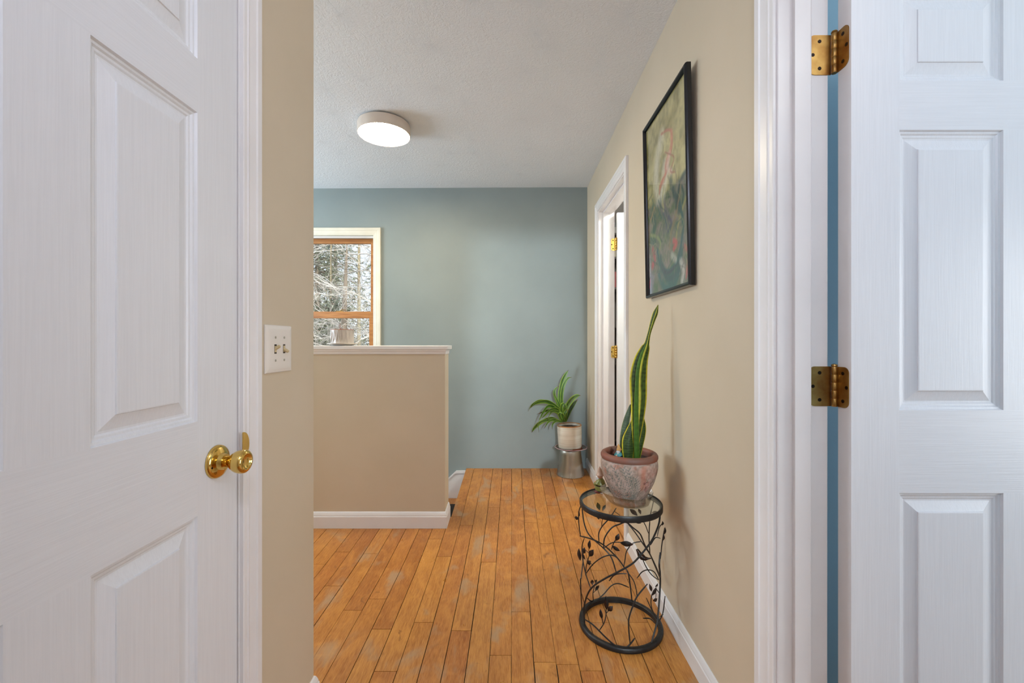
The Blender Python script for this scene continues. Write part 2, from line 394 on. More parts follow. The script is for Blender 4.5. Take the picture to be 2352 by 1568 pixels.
# walls
def wall(name, boxes, mats):
    mb = MB()
    for b in boxes: mb.box(*b)
    return struct(mb.build(name, mats, weld=False))
T = 0.115
XRo = XR + T
ND0, ND1, NDZ = 0.24, 1.012, 2.05       # near right doorway
FD0, FD1, FDZ = 2.385, 3.112, 2.075     # far right doorway
ZT = ZC + 0.03
B_, K_ = 0, 1
side = [0, 0, 0, 0, 0, 1]
side2 = [0, 0, 0, 0, 0, 2]
wall('wall_right', [
    (XR, XRo, -1.4, ND0, -0.02, ZT, side), (XR, XRo, ND1+0.018, 2.30, -0.02, ZT, side), (XR, XRo, 2.30, FD0-0.018, -0.02, ZT, side2),
    (XR, XRo, ND0, ND1+0.018, NDZ+0.018, ZT, side), (XR, XRo, FD0-0.018, FD1+0.018, FDZ+0.018, ZT, side2),
    (XR, XRo, FD1+0.018, YB, -0.02, ZT, side2)], [M_beige, M_blue, M_roomwhite])
LD0, LD1, LDZ = 0.175, 0.975, 2.06
wall('wall_left', [
    (XL-T, XL, -0.5, LD0, -0.02, ZT), (XL-T, XL, LD0, LD1, LDZ, ZT), (XL-T, XL, LD1, YC, -0.02, ZT)], [M_beige])
wall('wall_front', [(-3.3, XL-T, YC-T, YC, -0.02, ZT)], [M_beige])
WX0, WX1, WZ0, WZ1 = -2.02, -1.16, 0.95, 2.035
wall('wall_back', [
    (-3.3, WX0, YB, YB+0.15, -3, ZT), (WX1, XRo, YB, YB+0.15, -3, ZT), (WX0, WX1, YB, YB+0.15, -3, WZ0), (WX0, WX1, YB, YB+0.15, WZ1, ZT)], [M_teal])
wall('wall_west', [(-3.4, -3.3, YC-T, YB+0.15, -3, ZT)], [M_beige])
wall('wall_rear', [(-2.6, 0.29, -0.6, -0.5, -0.02, ZT), (0.29, XR, -0.6, -0.5, 2.035, ZT), (-3.0, 3.0, -4.1, -4.0, -0.02, ZT), (-2.7, -2.6, -4.0, -0.5, -0.02, ZT), (2.6, 2.7, -4.0, -1.3, -0.02, ZT)], [M_roomwhite])  # unseen opening narrowed so the rear lamp's light misses the half wall
wall('wall_bedroom', [(XRo, 3.3, 1.34, 1.40, -0.02, ZT), (XRo, 3.3, 2.29, 2.345, -0.02, ZT), (3.3, 3.4, -1.3, 2.345, -0.02, ZT), (XRo, 3.4, -1.4, -1.3, -0.02, ZT)], [M_blue])
wall('wall_study', [(XRo, 3.3, 2.345, 2.40, -0.02, ZT), (3.3, 3.4, 2.345, 4.9, -0.02, ZT), (XRo-0.1, 3.4, 4.8, 4.9, -0.02, ZT), (XRo-0.1, XRo, YB+0.15, 4.8, -0.02, ZT)], [M_roomwhite])
wall('wall_leak_stop', [(-1.7, -1.6, -0.5, YC-T, -0.02, ZT)], [M_roomwhite])  # unseen wall added to stop light leaking round the left door

# ------------------------------------------------------------------ trim
CAS = [(0, 0), (0, .009), (.003, .0105), (.013, .011), (.016, .0135), (.020, .0125), (.024, .0115), (.046, .0145), (.049, .0175), (.066, .0178), (.069, .016), (.070, .013), (.070, 0)]
def casing(mb, a0, a1, z0, z1, tf, prof=CAS, w=None, bottom=False, mi=0):
    """profile swept round an opening a0..a1 x z0..z1; tf(a, z, t) -> world"""
    sc = (w/0.070) if w else 1.0
    rows = []
    for d, t in prof:
        d *= sc
        r = [(a0-d, z0-(d if bottom else 0), t), (a0-d, z1+d, t), (a1+d, z1+d, t), (a1+d, z0-(d if bottom else 0), t)]
        if bottom: r.append(r[0])
        rows.append([tf(*p) for p in r])
    n = len(rows[0]); vs = [v for r in rows for v in r]; fs = []
    for i in range(len(rows)-1):
        for j in range(n-1): a = i*n+j; fs.append((a, a+1, a+1+n, a+n))
    if not bottom: fs.append(tuple(i*n for i in range(len(rows)))); fs.append(tuple(i*n+n-1 for i in range(len(rows))))
    mb.add(vs, fs, mi)
right_tf = lambda a, z, t: (XR-t, a, z)
left_tf = lambda a, z, t: (XL+t, a, z)
# near right doorway: casing, jamb, stop
mb = MB(); casing(mb, ND0-.006, ND1+.006, 0, NDZ+.006, right_tf); struct(mb.build('trim_1', [M_trim]), 'white moulded casing round the near right doorway')
def jamb(name, a0, a1, zt, x0, x1, label, zb=0, stop0=None, stop1=None):
    mb = MB()
    mb.box(x0, x1, a0-.018, a0, zb-.02, zt+.018); mb.box(x0, x1, a1, a1+.018, zb-.02, zt+.018); mb.box(x0, x1, a0, a1, zt, zt+.018)
    if stop0 is not None:
        mb.box(stop0, stop1, a0, a0+.011, zb-.02, zt); mb.box(stop0, stop1, a1-.011, a1, zb-.02, zt); mb.box(stop0, stop1, a0+.011, a1-.011, zt-.011, zt)
    return struct(mb.build(name, [M_trim], bevel=.0012), label)
jamb('trim_2', ND0, ND1, NDZ, XR-.002, XRo, 'white door jamb of the near right doorway', 0, .664, .702)
mb = MB(); casing(mb, FD0-.006, FD1+.006, 0.0, FDZ+.006, right_tf, w=.062); struct(mb.build('trim_3', [M_trim]), 'white moulded casing round the far right doorway')
jamb('trim_4', FD0, FD1, FDZ, XR-.002, XRo, 'white door jamb of the far right doorway', 0.01, .664, .700)
mb = MB(); casing(mb, LD0-.004, LD1+.0005-.006, 0, LDZ-.01, left_tf, w=.062); struct(mb.build('trim_5', [M_trim]), 'white moulded casing round the closed left door')
mb = MB(); mb.box(XL-T, XL+.001, LD1-.0092, LD1, -.02, LDZ); mb.box(XL-T, XL+.001, LD0, LD0+.008, -.02, LDZ); mb.box(XL-T, XL+.001, LD0+.008, LD1-.0092, LDZ-.012, LDZ)
mb.box(XL-.055, XL-.038, LD1-.022, LD1-.0092, -.02, LDZ-.012)
struct(mb.build('trim_6', [M_trim]), 'white jamb of the closed left door')

BASE = [(0, 0), (.013, 0), (.013, .062), (.0105, .066), (.0105, .070), (.008, .078), (.005, .085), (.002, .088), (0, .088)]
def baseboard(name, pts, label, hs=1.0, mat=None):
    """pts: (x, y) polyline, room on the left side of travel, floor followed in z"""
    P = [Vector(p) for p in pts]; Nn = len(P); rows = []
    for i, p in enumerate(P):
        d0 = (P[i]-P[i-1]).normalized() if i else None; d1 = (P[i+1]-P[i]).normalized() if i < Nn-1 else None
        n0 = Vector((-d0.y, d0.x)) if d0 else None; n1 = Vector((-d1.y, d1.x)) if d1 else None
        if n0 is None: m = n1
        elif n1 is None: m = n0
        else: m = (n0+n1).normalized(); m = m/m.dot(n0)
        rows.append([(p.x+m.x*t, p.y+m.y*t, fz(p.y)-.001+z*hs) for t, z in BASE])
    K = len(BASE); vs = [v for r in rows for v in r]; fs = []
    for i in range(Nn-1):
        for j in range(K-1): a = i*K+j; fs.append((a, a+1, a+1+K, a+K))
    fs.append(tuple(range(K))); fs.append(tuple((Nn-1)*K+j for j in range(K)))
    mb = MB(); mb.add(vs, fs); return struct(mb.build(name, [mat or M_trim]), label)
def ypts(y0, y1, x):
    ys = [y0]+[y for y, _ in FLZ if min(y0, y1) < y < max(y0, y1)][::1 if y1 > y0 else -1]+[y1]; return [(x, y) for y in ys]
baseboard('baseboard_right', ypts(ND1+.076, FD0-.068, XR), 'white baseboard along the right wall behind the plant table')
baseboard('baseboard_far_right', ypts(FD1+.068, YB, XR), 'short white baseboard in the far right corner')
baseboard('baseboard_left', [(-3.2, YC), (XL, YC), (XL, LD1+.066)], 'white baseboard round the end of the left wall')
M_hw = M_beige
# half wall
HX = -0.402; HY0, HY1 = 2.56, 2.70
wall('wall_half', [(-3.3, HX, HY0, HY1, -.02, 1.083)], [M_hw])
baseboard('baseboard_half', [(HX+.0, HY1-.004), (HX, HY0), (-3.3, HY0)], 'white baseboard at the foot of the half wall', 1.10)
mb = MB()
mb.box(-3.3, HX+.019, HY0-.020, HY1+.020, 1.084, 1.1065)
ctop = mb.build('trim_7', [M_trim], bevel=.003); struct(ctop, 'white cap board on top of the half wall')
mb = MB(); prf = [(0, 1.0555), (.006, 1.0555), (.008, 1.062), (.009, 1.070), (.013, 1.074), (.014, 1.084), (0, 1.084)]
rows = [[(-3.3, HY0-t, z) for t, z in prf], [(HX+t*.6, HY0-t, z) for t, z in prf], [(HX+t*.6, HY1, z) for t, z in prf]]
K = len(prf); vs = [v for r in rows for v in r]; fs = [(i*K+j, i*K+j+1, (i+1)*K+j+1, (i+1)*K+j) for i in range(2) for j in range(K-1)]
mb.add(vs, fs); mb.build('moulding', [M_trim], parent=ctop)
# skirt board along the stairs on the far wall
mb = MB()
def skirt(pts_top, zb, y0, y1):
    n = len(pts_top); vs = []
    for y in (y1, y0):
        vs += [(x, y, z) for x, z in pts_top] + [(pts_top[-1][0], y, zb[1]), (pts_top[0][0], y, zb[0])]
    m = n+2; fs = [tuple(range(m)), tuple(range(2*m-1, m-1, -1))] + [(i, (i+1) % m, (i+1) % m + m, i+m) for i in range(m)]
    mb.add(vs, fs)
skirt([(-.388, .050), (-.466, .050), (-2.6, -1.95)], (-.25, -2.6), 3.572, YB)
skirt([(-.388, .052), (-.467, .052), (-2.6, -1.948), (-2.6, -1.972), (-.4742, .030), (-.388, .030)], (.030, -1.972), 3.566, 3.572)
struct(mb.build('trim_8', [M_trim], weld=False), 'white stair skirt board along the foot of the grey-teal wall')
# stairs going down to the left
mb = MB(); m2 = MB()
for i in range(7):
    x1 = -.40 - .255*i; x0 = x1-.27; z = -.178-.195*i
    mb.box(x0, x1+(.0 if i else .0), HY1, 3.566, z-.03, z, 0); mb.box(x0+.0, x0+.015, HY1, 3.566, z-.195, z-.03, 1)
st = struct(mb.build('staircase', [M_floor, M_trim], weld=False), 'wooden stairs going down behind the half wall')
paint_attr(st, np.full((len(st.data.vertices), 3), .45))
for i in range(3):
    m2 = MB(); x1 = -.402 - .255*i; m2.box(x1-.235, x1, HY1+.06, 3.43, -.1775-.195*i, -.1735-.195*i)
    o = m2.build('stair_mat', [M_blackmat]); tag(o, ['black rubber mat on the top stair tread beside the half wall', 'black rubber mat on the second stair tread down', 'black rubber mat on the third stair tread down'][i], 'mat', 'black stair mats')

# ------------------------------------------------------------------ doors
PROF = [(0, 0), (.0025, -.0045), (.0065, -.005), (.0095, -.0078), (.0135, -.0082), (.0165, -.0102), (.020, -.0102), (.0425, -.0035), (.0435, -.0012), (.0455, -.0008)]
def panel_door(name, w, z0, z1, panels, tf, thick, label):
    """panels: (u0,u1,zb,zt) ; tf(u, z, t) -> world, t outwards of the near face; two faces"""
    mb = MB(); us = sorted({0, w}|{p[0] for p in panels}|{p[1] for p in panels}); zs = sorted({z0, z1}|{p[2] for p in panels}|{p[3] for p in panels})
    lo = min(p[0] for p in panels); hi = max(p[1] for p in panels)
    for sgn, off in ((1, 0), (-1, -thick)):
        F_ = lambda u, z, t: tf(u, z, off+sgn*t)
        for i in range(len(us)-1):
            for j in range(len(zs)-1):
                uc = (us[i]+us[i+1])/2; zc = (zs[j]+zs[j+1])/2
                if any(p[0] < uc < p[1] and p[2] < zc < p[3] for p in panels): continue
                incol = any(p[0] < uc < p[1] for p in panels); inrow = any(p[2] < zc < p[3] for p in panels)
                mi = 1 if (not inrow and lo < uc < hi) else 0
                q = [F_(us[i], zs[j], 0), F_(us[i+1], zs[j], 0), F_(us[i+1], zs[j+1], 0), F_(us[i], zs[j+1], 0)]
                mb.add(q, [(0, 1, 2, 3) if sgn > 0 else (3, 2, 1, 0)], mi)
        for (a, b, c, d) in panels:
            vs = []
            for s_, t in PROF:
                vs += [F_(a+s_, c+s_, t), F_(b-s_, c+s_, t), F_(b-s_, d-s_, t), F_(a+s_, d-s_, t)]
            fs = []
            for k in range(len(PROF)-1):
                for e in range(4):
                    q = (k*4+e, k*4+(e+1) % 4, (k+1)*4+(e+1) % 4, (k+1)*4+e); fs.append(q)
            k = (len(PROF)-1)*4; fs.append((k, k+1, k+2, k+3)); mb.add(vs, fs, 0)
    c = [tf(0, z0, 0), tf(w, z0, 0), tf(w, z1, 0), tf(0, z1, 0), tf(0, z0, -thick), tf(w, z0, -thick), tf(w, z1, -thick), tf(0, z1, -thick)]
    mb.add(c, [(0, 1, 5, 4), (1, 2, 6, 5), (2, 3, 7, 6), (3, 0, 4, 7)], 2)
    return struct(mb.build(name, [M_doorv, M_doorh, M_trim]), label)
# left closed door: hinge side near the camera, latch edge at Y = .963
dL = .963; wL = .78
pl = []
for u0, u1 in ((.1205, .3345), (.4425, .6565)):
    pl += [(u0, u1, .20, .787), (u0, u1, .974, 1.584), (u0, u1, 1.690, 1.905)]
door1 = panel_door('door_1', wL, .006, 2.045, pl, lambda u, z, t: (XL-.001+t, dL-u, z), .035, 'closed white six-panel door in the left wall with brass knob')
# knob
def knob(parent, loc):
    M = Matrix.Rotation(PI/2, 3, 'Y')
    r = MB(); r.lathe([(0, 0), (.0345, 0), (.0345, .003), (.033, .006), (.029, .0085), (.022, .010), (.018, .011), (.0165, .016), (.0155, .019), (0, .019)], loc, 48, 0, M)
    ro = r.build('rosette', [M_brass], parent)
    s = MB(); s.tube([Vector(loc)+Vector((.0078, -.026, -.006)), Vector(loc)+Vector((.0093, -.026, -.006))], .0025, 12); s.build('screw', [M_dark], ro)
    k = MB(); k.lathe([(0, .015), (.0105, .015), (.0105, .022), (.0115, .026), (.0135, .030), (.0185, .036), (.0225, .043), (.0243, .050), (.0245, .056), (.0235, .0605), (.0205, .0635), (.0165, .064), (.0145, .0625), (.0130, .0605), (.008, .0593), (0, .059)], loc, 48, 0, M)
    k.build('door_knob', [M_brass], parent)
kz = .880; ky = .62*980/678
knob(door1, (XL, ky, kz))
mb = MB()
pp = [(dL-.0005, kz-.013)]+[(dL-.0005+.023*math.sin(PI*i/14)**.8, kz+.017-.030*math.cos(PI*i/14)) for i in range(15)]+[(dL-.0005, kz+.047)]
n_ = len(pp); mb.add([(XL+.0130+.001*(y-dL)/.023, y, z) for y, z in pp]+[(XL+.0110+.001*(y-dL)/.023, y, z) for y, z in pp], [tuple(range(n_)), tuple(range(2*n_-1, n_-1, -1))]+[(i, (i+1) % n_, (i+1) % n_+n_, i+n_) for i in range(n_)])
mb.build('latch_plate', [M_brass], door1, bevel=.001)

# open bedroom door, parallel to the picture, and the far study door
ZF2, ZN2 = 1.001, .962
pr = []
for u0, u1 in ((.1085, .343), (.447, .680)):
    pr += [(u0, u1, .20, .790), (u0, u1, .977, 1.609), (u0, u1, 1.720, 1.925)]
door2 = panel_door('door_2', .785, .008, 2.04, pr, lambda u, z, t: (.765+u, ZN2-t, z), ZF2-ZN2, 'white six-panel bedroom door standing open on brass hinges')
pf = [(u0, u1, a, b) for u0, u1 in ((.11, .32), (.41, .62)) for a, b in ((.22, .80), (.99, 1.62), (1.73, 1.94))]
door3 = panel_door('door_3', .72, .03, 2.06, pf, lambda u, z, t: (.760+u, 3.072-t, z), .034, 'white door of the far right room standing open')
def hinge(parent, kx, ky, zc, h, jx0, yj, dy0, dy1, dx, mat, rr=.006):
    """butt hinge: leaf on the jamb (plane y=yj, from jx0 to kx), knuckle at (kx,ky), leaf on the door edge (plane x=dx, dy0..dy1)"""
    root = MB()
    def leaf(tf, w):
        R = .014; pts = [(0, -h/2)]
        pts += [(w-R+R*math.sin(a), -h/2+R-R*math.cos(a)) for a in [PI/2*i/6 for i in range(7)]]
        pts += [(w-R+R*math.cos(a), h/2-R+R*math.sin(a)) for a in [PI/2*i/6 for i in range(7)]]
        pts += [(0, h/2)]; n = len(pts)
        vs = [tf(u, v, 0) for u, v in pts]+[tf(u, v, .0018) for u, v in pts]
        root.add(vs, [tuple(range(n)), tuple(range(2*n-1, n-1, -1))]+[(i, (i+1) % n, (i+1) % n+n, i+n) for i in range(n)])
    w1 = kx-jx0-.002; leaf(lambda u, v, t: (kx-.002-u, yj-t, zc+v), w1)
    w2 = (dy1-dy0)-.002; leaf(lambda u, v, t: (dx-t, dy1-u, zc+v), w2)
    ho = root.build('hinge', [mat], parent, weld=False)
    kn = MB(); seg = h/5
    for i in range(5): kn.lathe([(0, 0), (rr-.0006, 0), (rr, .0008), (rr, seg-.0008), (rr-.0006, seg), (0, seg)], (kx+rr*.3, ky, zc-h/2+i*seg), 16)
    kn.lathe([(0, 0), (rr*.8, 0), (rr*1.05, .002), (rr*.9, .005), (rr*.3, .0065), (0, .0066)], (kx+rr*.3, ky, zc+h/2), 16)
    kn.build('knuckle', [mat], ho, weld=False)
    for dz, q in ((h*.34, .52), (0, .83), (-h*.34, .52)):
        s = MB(); x = kx-.002-w1*q; s.tube([(x, yj-.0014, zc+dz), (x, yj-.0024, zc+dz)], .0042, 12); s.build('screw', [M_dark], ho)
        s = MB(); y = dy1-w2*q; s.tube([(dx-.0014, y, zc+dz), (dx-.0024, y, zc+dz)], .0042, 12); s.build('screw', [M_dark], ho)
for zc in (1.810, 1.026): hinge(door2, .757, 1.0045, zc, .094, .7035, ND1, .966, 1.002, .765, M_brass_old, .0065)
hinge(door2, .757, 1.0045, .27, .094, .7035, ND1, .966, 1.002, .765, M_brass_old, .0065)
for zc in (1.838, 1.056, .25): hinge(door3, .754, 3.098, zc, .089, .722, FD1, 3.075, 3.104, .760, M_brass, .006)

# ------------------------------------------------------------------ window in the far wall
win = bpy.data.objects.new('window_1', None); C.objects.link(win); win.location = ((WX0+WX1)/2, YB, WZ0); struct(win, 'window with stained wood sashes and cream casing in the far wall')
inv = Matrix.Translation(-Vector(win.location))
def wpart(mb, name, mats, **k):
    mb.v = [tuple(Vector(v)-Vector(win.location)) for v in mb.v]; return mb.build(name, mats, win, **k)
CAS2 = [(0, 0), (0, .008), (.006, .010), (.012, .0095), (.020, .012), (.040, .013), (.046, .017), (.066, .018), (.070, .015), (.070, 0)]
mb = MB(); casing(mb, WX0+.006, WX1-.001, WZ0-.005, WZ1-.011, lambda a, z, t: (a, YB-t, z), CAS2, w=.061, bottom=True); wpart(mb, 'window_casing', [M_cream])
mb = MB()
mb.box(WX0, WX0+.014, YB-.002, YB+.15, WZ0, WZ1); mb.box(WX1-.006, WX1, YB-.002, YB+.15, WZ0, WZ1); mb.box(WX0+.014, WX1-.006, YB-.002, YB+.15, WZ1-.012, WZ1); mb.box(WX0+.014, WX1-.006, YB-.002, YB+.15, WZ0, WZ0+.02)
wpart(mb, 'window_jamb', [M_cream])
mb = MB(); mb.box(WX0+.014, WX1-.006, YB+.02, YB+.045, WZ1-.028, WZ1-.012); wpart(mb, 'shade_rail', [M_trim], bevel=.002)
def sash(name, y0, y1, z0, z1, sw, top, bot):
    mb = MB(); x0, x1 = WX0+.016, WX1-.007
    mb.box(x0, x0+sw, y0, y1, z0, z1); mb.box(x1-sw, x1, y0, y1, z0, z1); mb.box(x0+sw, x1-sw, y0, y1, z1-top, z1); mb.box(x0+sw, x1-sw, y0, y1, z0, z0+bot)
    o = wpart(mb, name, [M_sashwood], bevel=.002)
    g = MB(); g.box(x0+sw, x1-sw, (y0+y1)/2-.001, (y0+y1)/2+.001, z0+bot, z1-top); g.v = [tuple(Vector(v)-Vector(win.location)) for v in g.v]
    g.build('window_pane', [M_pane], o); return o
up = sash('upper_sash', YB+.085, YB+.12, 1.335, WZ1-.020, .046, .040, .040)
lo = sash('lower_sash', YB+.045, YB+.08, WZ0+.02, 1.386, .047, .056, .07)
mb = MB(); mb.box(-1.50, -1.44, YB+.05, YB+.075, 1.386, 1.392); mb.tube([(-1.47, YB+.06, 1.392), (-1.45, YB+.055, 1.402), (-1.42, YB+.052, 1.400)], .004); mb.v = [tuple(Vector(v)-Vector(win.location)) for v in mb.v]
mb.build('sash_lock', [M_brass_old], lo)
# ------------------------------------------------------------------ ceiling light
cl = thing('ceiling_light', 'round white flush ceiling light, switched on, above the landing', 'ceiling light', (-.764, 2.55, ZC-.0235))
cz = 0.0
mb = MB(); mb.lathe([(0, .006), (.150, .006), (.152, 0), (.152, -.052), (.1495, -.054)], n=72); mb.build('lamp_housing', [noise_mat('warm_white_housing', srgb(214, 200, 186), srgb(218, 206, 194), 4, 0.5)], cl, solid=.002)
mb = MB(); mb.lathe([(.1485, -.0535), (.10, -.0545), (0, -.0545)], n=72); mb.build('lamp_diffuser', [M_diff], cl)

# ------------------------------------------------------------------ light switch on the left wall
sy0, sy1, szb, szt = 1.066, 1.192, 1.0505, 1.1745
sw = thing('light_switch', 'white double toggle light switch plate on the beige left wall', 'light switch', (XL, (sy0+sy1)/2, (szb+szt)/2))
hw, hh = (sy1-sy0)/2, (szt-szb)/2
mb = MB()
def plate_ring(o, t): return [(t, -hw+o, -hh+o), (t, hw-o, -hh+o), (t, hw-o, hh-o), (t, -hw+o, hh-o)]
rings = [plate_ring(0, .0005), plate_ring(0, .002), plate_ring(.002, .0045), plate_ring(.010, .0062), plate_ring(.016, .0066)]
vs = [v for r in rings for v in r]; fs = [(k*4+e, k*4+(e+1) % 4, (k+1)*4+(e+1) % 4, (k+1)*4+e) for k in range(4) for e in range(4)]+[(16, 17, 18, 19)]
mb.add(vs, fs); mb.build('switch_plate', [M_switch], sw, bevel=.001)
for i, yy in enumerate((-.0225, .0195)):
    g = MB(); g.box(.0064, .0069, yy-.0052, yy+.0052, -.012, .012); sl = g.build('toggle_slot', [M_dark], sw)
    up_ = -1 if i else 1
    g = MB(); g.box(.0066, .0074, yy-.0045, yy+.0045, -.0085, .0085)
    g.tube([(.005, yy, up_*.001), (.012, yy+.001, up_*.0045), (.0175, yy+.0015, up_*.0080)], [.0045, .0044, .0036], 10); g.build('toggle', [M_toggle], sw)
    for dz in (-.030, .030):
        g = MB(); g.tube([(.0064, yy, dz), (.0076, yy, dz)], .0032, 12); g.build('screw', [M_steel], sw)

# ------------------------------------------------------------------ framed picture on the right wall (leans out a little at the top)
def srgb3(*c): return np.array(srgb(*c)[:3])
def strokes(U, V, img, lst):
    """lst: (color, width, [(u,v)...], alpha)"""
    for col, w, pts, al in lst:
        d = np.full(U.shape, 9.0); 
        for (a, b), (c, e) in zip(pts, pts[1:]):
            L = (c-a)**2+(e-b)**2+1e-12; t = np.clip(((U-a)*(c-a)+(V-b)*(e-b))/L, 0, 1)
            d = np.minimum(d, np.hypot(U-a-t*(c-a), V-b-t*(e-b)))
        k = np.clip(1.3-d/w, 0, 1)[..., None]*al; img[:] = img*(1-k)+srgb3(*col)*k
def curve(pts, n=12):
    """Catmull-Rom"""
    P = [np.array(p, float) for p in pts]; P = [2*P[0]-P[1]]+P+[2*P[-1]-P[-2]]; o = []
    for i in range(1, len(P)-2):
        for k in range(n):
            t = k/n; o.append(tuple(.5*((2*P[i])+(-P[i-1]+P[i+1])*t+(2*P[i-1]-5*P[i]+4*P[i+1]-P[i+2])*t*t+(-P[i-1]+3*P[i]-3*P[i+1]+P[i+2])*t**3)))
    o.append(tuple(P[-2])); return o
def vnoise(shape, cells, seed):
    r = np.random.default_rng(seed); g = r.random((cells[0]+2, cells[1]+2)); y = np.linspace(0, cells[0], shape[0]); x = np.linspace(0, cells[1], shape[1])
    yi = y.astype(int); xi = x.astype(int); fy = (y-yi)[:, None]; fx = (x-xi)[None]; fy = fy*fy*(3-2*fy); fx = fx*fx*(3-2*fx)
    a = g[yi][:, xi]; b = g[yi][:, xi+1]; c = g[yi+1][:, xi]; d = g[yi+1][:, xi+1]
    return (a*(1-fx)+b*fx)*(1-fy)+(c*(1-fx)+d*fx)*fy
PY0, PY1, PZ0, PZ1 = 1.463, 1.941, 1.326, 2.092
pic = thing('framed_picture', 'framed green and cream botanical print in a thin black frame on the right wall', 'picture', (XR-.004, (PY0+PY1)/2, PZ0))
pic.rotation_euler = (0, -.020, 0)
pw, ph = (PY1-PY0)/2, PZ1-PZ0
mb = MB(); FP = [(0, 0), (0, .014), (.002, .019), (.006, .022), (.011, .021), (.015, .016), (.017, .010), (.017, 0)]
vs = []
for o_, t in FP: vs += [(-t, -pw+o_, o_), (-t, pw-o_, o_), (-t, pw-o_, ph-o_), (-t, -pw+o_, ph-o_)]
fs = [(k*4+e, k*4+(e+1) % 4, ((k+1) % 8)*4+(e+1) % 4, ((k+1) % 8)*4+e) for k in range(8) for e in range(4)]
mb.add(vs, fs); mb.build('picture_frame', [M_frame], pic)
NU, NV = 150, 240
Ug, Vg = np.meshgrid(np.linspace(0, 1, NU), np.linspace(0, 1, NV)); img = np.zeros((NV, NU, 3))
nA = vnoise((NV, NU), (14, 9), 1)*.6+vnoise((NV, NU), (40, 26), 2)*.4; nB = vnoise((NV, NU), (22, 6), 3)*.6+vnoise((NV, NU), (60, 30), 4)*.4
cr_ = srgb3(200, 188, 128); ol = srgb3(146, 136, 78); gr = srgb3(114, 122, 76); gy = srgb3(150, 134, 112)
img[:] = cr_+(ol-cr_)*np.clip(nA*1.8-.4, 0, 1)[..., None]
low = np.clip((.53-Vg)*60, 0, 1)[..., None]; k2 = np.clip(nB*1.9-.5, 0, 1)[..., None]
img[:] = img*(1-low)+(gr*(1-k2)+gy*k2)*low
# u: 0 = far (left in view) ... 1 = near (right in view); the vertical fringes of the botanical drawing
Aq = 1.0
U2 = Ug*.62
def sc(l): return [(c, w, [(a*.62, b) for a, b in curve(p)], al) for c, w, p, al in l]
L = []
L += [((222, 214, 190), .050, [(.42, .84), (.30, .74), (.26, .62), (.30, .54)], .55), ((226, 218, 200), .05, [(.50, .66), (.48, .60), (.42, .54)], .6)]
L += [((190, 122, 88), .009, [(.42, .86), (.56, .84), (.66, .80), (.66, .72), (.58, .68), (.54, .63), (.40, .60), (.34, .55)], .9),
      ((206, 140, 104), .020, [(.66, .80), (.64, .73), (.52, .67), (.50, .62), (.36, .58)], .75), ((222, 196, 172), .022, [(.60, .70), (.56, .64), (.64, .60)], .7),
      ((176, 110, 84), .006, [(.50, .74), (.70, .66), (.62, .61), (.72, .58)], .7)]
L += [((66, 92, 66), .030, [(.62, .56), (.66, .50), (.74, .44), (.80, .38)], .7), ((60, 84, 60), .018, [(.74, .40), (.82, .50), (.92, .53), (.99, .50)], .85),
      ((66, 92, 62), .012, [(.84, .49), (.88, .44), (.86, .40)], .8), ((74, 100, 66), .026, [(.10, .46), (.22, .40), (.10, .35), (.22, .30)], .7),
      ((150, 156, 92), .012, [(.06, .36), (.22, .33), (.34, .28), (.30, .22)], .8), ((150, 128, 84), .012, [(.84, .50), (.74, .38), (.62, .30), (.56, .22)], .8),
      ((166, 156, 88), .010, [(1.0, .44), (.84, .36), (.74, .28), (.70, .20)], .8), ((118, 104, 108), .040, [(.44, .44), (.52, .38), (.48, .33)], .6), ((94, 84, 100), .014, [(.56, .38), (.62, .34), (.54, .31)], .6),
      ((70, 106, 88), .016, [(.80, .40), (.86, .30), (.80, .18), (.66, .11), (.46, .10), (.32, .16), (.26, .24)], .9),
      ((58, 98, 80), .030, [(.38, .13), (.52, .06), (.72, .07), (.80, .15)], .85), ((72, 112, 92), .030, [(.30, .10), (.42, .02), (.60, .01), (.72, .05)], .8), ((54, 90, 74), .014, [(.34, .20), (.40, .12), (.56, .09), (.74, .12)], .8),
      ((192, 92, 76), .024, [(.14, .26), (.18, .20), (.12, .17)], .85), ((196, 100, 82), .018, [(.66, .24), (.72, .22), (.66, .20)], .85), ((188, 110, 84), .018, [(.88, .18), (.94, .16)], .8),
      ((204, 140, 108), .016, [(.94, .10), (.90, .06)], .7), ((206, 196, 178), .022, [(.80, .12), (.86, .06), (.82, .02)], .7), ((196, 88, 76), .012, [(.04, .10), (.02, .05)], .8), ((156, 146, 150), .04, [(.10, .10), (.06, .03)], .6), ((206, 196, 176), .022, [(.62, .17), (.70, .14)], .6), ((188, 104, 84), .010, [(.94, .07), (.90, .03)], .8), ((198, 150, 92), .012, [(.20, .50), (.08, .44)], .6), ((190, 180, 110), .014, [(.46, .56), (.42, .50), (.44, .44)], .6)]
r_ = random.Random(3)
for i in range(70):
    a, b = r_.random(), r_.random()*.5; L.append((r_.choice([(92, 104, 70), (150, 146, 96), (128, 116, 92), (84, 110, 88), (174, 160, 120)]), r_.uniform(.003, .007), [(a, b), (a+r_.uniform(-.08, .08), b+r_.uniform(.02, .08)), (a+r_.uniform(-.12, .12), b+r_.uniform(.05, .14))], .6))
for i in range(40):
    a, b = r_.random(), .5+r_.random()*.45; L.append((r_.choice([(160, 150, 100), (206, 196, 150), (180, 168, 112)]), r_.uniform(.004, .010), [(a, b), (a+r_.uniform(-.05, .05), b+r_.uniform(.03, .10))], .35))
strokes(U2, Vg, img, sc(L)); mean_ = img.mean((0, 1)); img = np.clip((img-mean_)*1.35+mean_*.92, .01, 1)
vs = []; fs = []
for j in range(NV):
    for i in range(NU): vs.append((-.008, pw-.012-(2*pw-.024)*i/(NU-1), .012+(ph-.024)*j/(NV-1)))
